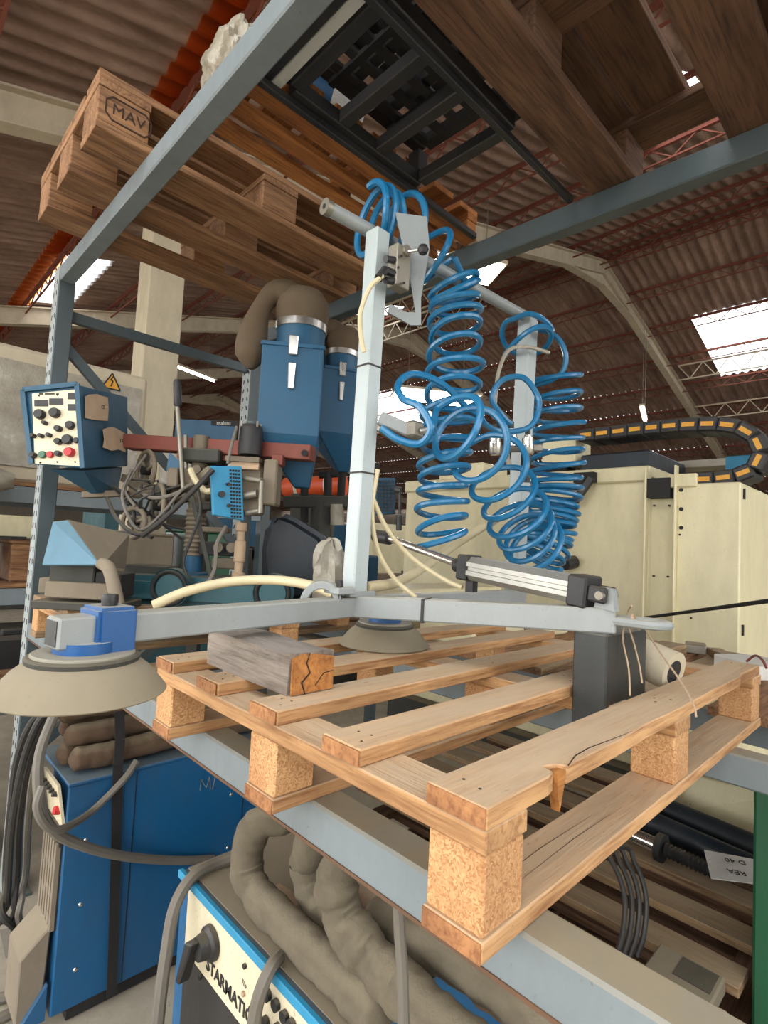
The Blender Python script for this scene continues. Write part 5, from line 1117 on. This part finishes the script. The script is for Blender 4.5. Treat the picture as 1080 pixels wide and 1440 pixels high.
# ================================================================== BEHIND THE RACK, RIGHT: THE CREAM MACHINE
XM = 3.05
cm = thing('machine_tool', 'large cream machine tool with a black cable chain on top', 'machine', (XM, 0.46, 0))
def my(u, v=800): return onx(u, v, XM).y - 0.46
def mz(u, v): return onx(u, v, XM).z
z_r = mz(1000, 679); z_l = mz(860, 661)
yA, yB, yC = my(950), my(908), my(560)
MB().box((0.6, yA / 2, z_r / 2 + 0.1), (1.2, yA, z_r - 0.2)).build('end_cabinet', 'cream', cm, bevel=0.008)
MB().box((0.62, (yA + yB) / 2, z_r / 2 + 0.1), (1.1, yB - yA, z_r - 0.22)).build('recess', 'cream', cm)
for y in (yA, yB): MB().box((-0.015, y, z_l / 2 + 0.1), (0.05, 0.012, z_l - 0.2)).build('flange', 'cream', cm, bevel=0.003)
mb_ = MB().box((0.66, (yB + yC) / 2, z_l / 2 + 0.08), (1.2, yC - yB, z_l - 0.24)).build('main_cabinet', 'cream', cm, bevel=0.008)
MB().box((0.64, (yB + yC) / 2, z_l - 0.03), (1.22, yC - yB, 0.10)).build('top_cover', 'cream', cm, bevel=0.01)
MB().box((0.6, yC / 2, 0.1), (1.3, yC, 0.2)).build('bed', 'dark_rubber', cm)
for (u, v) in ((958, 689), (958, 716), (958, 742)): MB().cyl((-0.004, my(u, v), mz(u, v)), (0.01, my(u, v), mz(u, v)), 0.012, 12).build('hole', 'black_matt', cm)
for (u, v) in ((920, 711), (919, 810), (941, 711), (939, 811), (972, 869), (956, 752)): MB().cyl((-0.006, my(u, v), mz(u, v)), (0.012, my(u, v), mz(u, v)), 0.006, 8).build('screw', 'black_matt', cm)
for (v) in (693, 888): MB().box((0.06, -0.004, mz(1045, v)), (0.02, 0.01, 0.06)).build('latch', 'black_matt', cm)
MB().bar((-0.02, my(834, 672), mz(834, 672)), (-0.05, my(812, 708), mz(812, 708)), 0.05, 0.05).build('hinge_arm', 'black_plastic', cm, bevel=0.006)
MB().box((0.0, my(823, 675), mz(823, 672)), (0.06, 0.14, 0.07)).build('hinge_pocket', 'black_matt', cm)
MB().cyl((-0.06, my(800, 793), mz(800, 793)), (0.02, my(806, 790), mz(806, 790)), 0.045, 20).build('port', 'black_plastic', cm, smooth=True)
# top housings
MB().box((0.45, my(850), mz(850, 650)), (0.7, my(800) - my(900), 0.16)).build('drive_housing', 'navy', cm, bevel=0.01)
MB().box((0.2, my(772), mz(772, 632)), (0.25, 0.26, 0.20)).build('terminal_box', 'cream', cm, bevel=0.008)
MB().box((0.3, my(750), mz(760, 660)), (0.3, 0.30, 0.08)).build('motor_mount', 'black_matt', cm, bevel=0.01)
MB().box((0.6, my(600), z_l + 0.10), (0.4, 0.5, 0.22)).build('far_housing', 'cream', cm, bevel=0.01)
MB().box((0.9, my(900), mz(900, 640) + 0.05), (0.25, my(700) - my(1000), 0.05)).build('guide_rail', 'steel', cm)
tx = MB().box((0.50, my(1024, 640), mz(1024, 637)), (0.2, 0.22, 0.10)).build('junction_box', 'cyan_blue', cm, bevel=0.006)
MB().box((0.04, my(958), z_r + 0.02), (0.12, 0.16, 0.08)).build('stop_block', 'cream', cm, bevel=0.006)
MB().box((0.02, my(925), z_r - 0.02), (0.10, 0.14, 0.12)).build('wiper', 'black_matt', cm)
# cable chain
cpx = [(812, 612), (850, 608), (890, 603), (930, 599), (970, 596), (1010, 595), (1040, 600), (1062, 615), (1070, 635), (1062, 655), (1040, 667), (1010, 672), (975, 674)]
path = smooth_path([Vector((0.12, my(u, v), mz(u, v))) for (u, v) in cpx], 12)
cl_, acc, step = [path[0]], 0.0, 0.098
for a, b in zip(path[:-1], path[1:]):
    acc += (b - a).length
    if acc >= step: cl_.append(b); acc = 0.0
for a, b in zip(cl_[:-1], cl_[1:]):
    c = (a + b) / 2; d_ = (b - a).normalized(); nrm = Vector((1, 0, 0)).cross(d_)
    Rm_ = Matrix((d_, Vector((1, 0, 0)), nrm)).transposed()
    lk = MB().box(c, ((b - a).length * 1.02, 0.22, 0.088), Rm_).build('chain_link', 'black_plastic', cm, bevel=0.01)
    MB().box(c + Vector((-0.112, 0, 0)), ((b - a).length * 0.66, 0.006, 0.026), Rm_).build('chain_insert', 'yellow', lk)
# long black rod
tag(MB().cyl(onx(905, 869, 3.053), Vector((1.165, -0.595, 1.564)), 0.009, 12).build('steel_rod', 'black_matt', None, smooth=True), 'long black rod reaching past the pull ring towards the cream machine', 'rod')

# back-to-back rack with planks and odds and ends
r2 = thing('storage_rack', 'low steel rack with wooden planks between the main pallet and cream machine', 'rack', (1.32, -0.7, 0))
for x in (0.06, 1.0): MB().box((x, 1.6, 1.03), (0.06, 3.4, 0.07)).build('beam', 'rack_blue', r2)
for x in (0.06, 1.0):
    for y in (-0.1, 3.3): MB().box((x, y, 0.53), (0.06, 0.06, 1.06)).build('upright', 'rack_dark', r2)
for k in range(14): MB().box((0.53, 0.05 + k * 0.235, 1.078), (1.12, 0.19, 0.025)).build('plank', ('plank_wood', 'old_wood')[k % 2], r2)
RZ = 1.0915
rol = thing('felt_roll', 'off-white felt roll lying over a pallet gap behind the dark support block', 'roll', tuple(onz(948, 945, 1.262)))
a, b = Vector((0, 0.05, 0)), Vector((0.10, -0.05, 0)); 
a, b = rel(rol, [onz(948, 945, 1.262) + Vector((0.025, 0.135, 0.030)), onz(948, 945, 1.262)])
ax_ = (b - a).normalized(); L_ = (b - a).length
rr_ = 0.042
MB().lathe([(0.0, 0.0), (rr_, 0.0), (rr_, L_), (0.025, L_), (0.025, L_ * 0.3), (0, L_ * 0.3)], a + Vector((0, 0, 0)), ax_, 28).build('felt', 'plaster', rol, smooth=True)
MB().lathe([(0.0245, L_ * 0.999), (0.0245, L_ * 0.32), (0.0, L_ * 0.31)], a, ax_, 24).build('core', 'black_matt', rol, smooth=True)
for k, (u, v, d_, mt, nm, lb, ct) in enumerate(((935, 915, (0.22, 0.10, 0.05), 'plank_wood', 'wood_offcut', 'short wood offcut lying behind the felt roll', 'offcut'), (978, 911, (0.10, 0.08, 0.04), 'steel', 'steel_bracket', 'grey steel bracket on the planks beyond the main pallet corner', 'bracket'), (1015, 921, (0.18, 0.06, 0.03), 'plank_wood', 'wood_offcut', 'long thin wood offcut beside the steel bracket', 'offcut'), (1065, 938, (0.22, 0.18, 0.05), 'paper', 'paper_bundle', 'white paper bundle at the far corner of the main pallet', 'papers'))):
    c = onz(u, v, RZ + d_[2] / 2); o = MB().box((0, 0, 0), d_).build(nm, mt, None, bevel=0.004, loc=c, rot=(0, 0, 0.3 * k)); tag(o, lb, ct)
cable([onz(1050, 930, RZ + 0.053), onz(1062, 922, RZ + 0.08), onz(1072, 928, RZ + 0.08), onz(1078, 940, RZ + 0.053)], 0.004, 'thin red wire curled over the white papers', 'oxide_red')
# lathe-like cream stock seen under the cylinder rod
for k, (u0, v0, u1, v1, lb) in enumerate(((548, 815, 700, 800, 'cream machine cover panel lying on the planks, upper one'), (560, 845, 760, 838, 'cream machine cover panel lying on the planks, lower one'))):
    a = onz(u0, v0, RZ + 0.15 - 0.10 * k); b = onz(u1, v1, RZ + 0.15 - 0.10 * k)
    if a.x > 2.4: a = dep(u0, v0, 2.2)
    if b.x > 2.4: b = dep(u1, v1, 2.2)
    pass
for k, (y, z, lb) in enumerate(((1.55, 0.10, 'cream sheet metal cover on the planks, the farther of two'), (1.15, 0.06, 'cream sheet metal cover on the planks, the nearer of two'))):
    t = thing('machine_cover', lb, 'machine cover', (1.75, y, RZ)); MB().box((0, 0, z), (0.80, 0.30, 2 * z)).build('sheet', 'cream', t, bevel=0.01)
    for j in range(3): MB().box((-0.25 + 0.25 * j, -0.152, z), (0.05, 0.006, 0.03)).build('slot', 'black_matt', t)

# ================================================================== BACKGROUND, LEFT
def wrapped(name, label, c, d, rz, mat='film', cat='crate'):
    t = thing(name, label, cat, c, rz)
    MB().box((0, 0, d[2] / 2), d).build('body', 'plaster', t, bevel=0.02)
    MB().box((0, 0, d[2] / 2), (d[0] + 0.02, d[1] + 0.02, d[2] * 0.9)).build('film_wrap', mat, t, bevel=0.05, seg=2); return t
def shelf_unit(label, y, x0, x1, zs):
    t = thing('storage_rack', label, 'rack', (x0, y, 0))
    for x in (0, x1 - x0):
        for dy in (0, 0.9): MB().box((x, dy, max(zs) / 2 + 0.1), (0.07, 0.07, max(zs) + 0.2)).build('upright', 'rack_dark', t)
    for z in zs:
        for dy in (0, 0.9): MB().box(((x1 - x0) / 2, dy, z - 0.05), (x1 - x0, 0.05, 0.09)).build('beam', 'rack_blue', t)
        for k in range(5): MB().box(((x1 - x0) / 2, 0.06 + 0.19 * k, z + 0.012), (x1 - x0, 0.15, 0.024)).build('plank', ('old_wood', 'dark_wood')[k % 2], t)
    return t
shelf_unit('dark rack with plank shelves beyond the rack upright full of wrapped goods', 3.3, -0.75, 1.75, (0.55, 1.15, 1.72))
SZ3 = 1.745
w1 = wrapped('wrapped_cabinet', 'film-wrapped grey switch cabinet with a yellow warning triangle', (0.42, 3.62, SZ3), (0.86, 0.5, 0.78), 0.0)
sg = ony(157, 537, 3.356) - Vector((0.42, 3.62, SZ3)); sx_, sz_ = sg.x, sg.z
tri = [Vector((sx_ - 0.055, -0.264, sz_ - 0.045)), Vector((sx_ + 0.055, -0.264, sz_ - 0.045)), Vector((sx_, -0.264, sz_ + 0.055))]
ts = MB().prism(tri, (0, 0, 0), (0, -0.002, 0)).build('warning_sign', 'yellow', w1)
m = MB()
for a, b in zip(tri, tri[1:] + tri[:1]): m.bar(a + Vector((0, -0.003, 0)), b + Vector((0, -0.003, 0)), 0.002, 0.008)
m.build('sign_border', 'ink', ts)
m = MB()
for a, b in (((0.007, 0.035), (-0.007, 0.010)), ((-0.007, 0.010), (0.007, 0.007)), ((0.007, 0.007), (-0.003, -0.030))): m.bar((sx_ + a[0], -0.267, sz_ + a[1]), (sx_ + b[0], -0.267, sz_ + b[1]), 0.002, 0.007)
m.build('lightning_mark', 'ink', ts)
wrapped('wrapped_cabinet', 'film-wrapped grey cabinet next to the one with the warning triangle', (-0.42, 3.62, SZ3), (0.70, 0.5, 0.76), 0.0)
wrapped('wrapped_box', 'film-wrapped low box standing before the beige pillar', (1.25, 3.65, SZ3), (0.62, 0.5, 0.40), 0.0)
tag(lump((-0.25, 3.10, SZ3 - 0.02), (0.30, 0.16, 0.16), 18, 28, 0.3, 5).build('film_bundle', 'film', None, smooth=True), 'loose bundle of crumpled stretch film hanging over the shelf edge', 'foil')
tag(lump((-0.28, 3.55, 1.174 + 0.186), (0.36, 0.3, 0.22), 18, 28, 0.25, 8).build('film_bundle', 'film', None, smooth=True), 'crumpled stretch film heaped on the middle shelf behind the upright', 'foil')
for k, (x, w, h, mt, lb) in enumerate(((0.35, 0.36, 0.22, 'old_wood', 'brown wooden box on the middle shelf below the control box'), (0.85, 0.5, 0.30, 'funnel_grey', 'dusty grey box on the middle shelf behind the hand wheels'), (1.42, 0.45, 0.34, 'green', 'green metal box on the middle shelf behind the bellows column'))):
    t = thing('storage_box', lb, 'box', (x, 3.55, 1.174)); MB().box((0, 0, h / 2), (w, 0.4, h)).build('body', mt, t, bevel=0.01); MB().box((0, 0, h + 0.008), (w + 0.02, 0.42, 0.016)).build('lid', mt, t, bevel=0.004)
for k, (x, z, mt, lb) in enumerate(((-0.35, 0.574, 'film', 'white plastic sheet folded on the lowest shelf'), (0.35, 0.574, 'black_matt', 'black crate on the lowest shelf'), (1.1, 0.574, 'teal', 'teal cast machine part on the lowest shelf'))):
    t = thing('storage_box', lb, 'box', (x, 3.5, z)); MB().box((0, 0, 0.16), (0.55, 0.5, 0.32)).build('body', mt, t, bevel=0.03); MB().box((0, -0.2, 0.33), (0.4, 0.06, 0.03)).build('handle', mt, t, bevel=0.005)
# wood, boards and a blue cable coil on the floor-side trestle at the far left
bn = thing('timber_trestle', 'low wooden trestle stacked with boards left of the rack upright', 'trestle', (-0.25, 2.75, 0))
for x in (-0.3, 0.25): MB().box((x, 0, 0.35), (0.08, 0.4, 0.70)).build('leg', 'old_wood', bn)
for k in range(4): MB().box((-0.05 + 0.03 * k, -0.15 + 0.1 * k, 0.72), (0.9, 0.09, 0.04)).build('board', 'dark_wood', bn)
for k in range(3): MB().box((0.02 * k, -0.12 + 0.11 * k, 0.765), (0.7, 0.09, 0.045)).build('board', 'old_wood', bn)
ccx = thing('cable_coil', 'coil of blue cable lying on the boards left of the rack upright', 'cable', (-0.22, 2.72, 0.817))
for k in range(5): MB().torus((0.005 * k, 0, 0.012 * k), (0.05 * (k - 2), 0.1, 1), 0.14 - 0.006 * k, 0.008, 36, 6).build('loop', 'blue_hose', ccx, smooth=True)
# tall blue banner board and far machines down the hall
def machine(label, c, d, mat, mat2):
    t = thing('stored_machine', label, 'machine', c); w, dd, h = d
    MB().box((0, 0, h * 0.3), (w, dd, h * 0.6)).build('bed', mat2, t, bevel=0.02); MB().box((-w * 0.2, 0, h * 0.78), (w * 0.5, dd * 0.8, h * 0.44)).build('column', mat, t, bevel=0.02)
    MB().box((w * 0.2, -dd * 0.1, h * 0.70), (w * 0.35, dd * 0.5, h * 0.2)).build('head', mat, t, bevel=0.02); MB().box((w * 0.1, -dd * 0.45, h * 0.55), (w * 0.4, dd * 0.1, h * 0.14)).build('panel', 'black_plastic', t)
for k, (c, d, a, b, lb) in enumerate((((3.4, 4.6, 0), (1.4, 1.0, 1.7), 'blue_paint', 'dark_rubber', 'blue stored machine behind the orange cylinder'), ((5.6, 5.8, 0), (1.8, 1.2, 1.8), 'cream', 'steel_dusty', 'cream stored machine beyond the second welding head'), ((2.6, 8.0, 0), (1.6, 1.2, 2.0), 'teal', 'dark_rubber', 'teal stored machine down the aisle past the pillar'), ((7.6, 3.2, 0), (2.0, 1.4, 2.0), 'oxide_red', 'dark_rubber', 'red-brown stored machine behind the cream machine tool'), ((9.5, 7.5, 0), (2.4, 1.6, 2.0), 'plate_grey', 'dark_rubber', 'grey stored machine far down the hall'), ((6.0, 11.0, 0), (2.4, 1.6, 2.1), 'blue_paint', 'dark_rubber', 'blue stored machine farthest down the aisle'), ((1.0, 12.0, 0), (2.4, 1.6, 2.1), 'cream', 'dark_rubber', 'cream stored machine far behind the pillar'))): machine(lb, c, d, a, b)
bb = thing('blue_board', 'blue sign board with white lettering behind the red boom', 'sign', tuple(dep(290, 603, 3.0)), yaw0)
MB().box((0, 0, -0.02), (0.34, 0.02, 0.13)).build('board', 'blue_paint', bb)
MB().box((0.10, -0.012, 0.035), (0.14, 0.004, 0.03)).build('dark_strip', 'ink', bb)
text('lettering', 'ntalens', 'paper', bb, 0.028, frame_mtx((0.10, -0.0145, 0.034), (1, 0, 0), (0, 0, 1)))
bz_ = bb.location.z; MB().box((0, 0.04, -bz_ / 2), (0.06, 0.06, bz_)).build('stand', 'dark_rubber', bb)
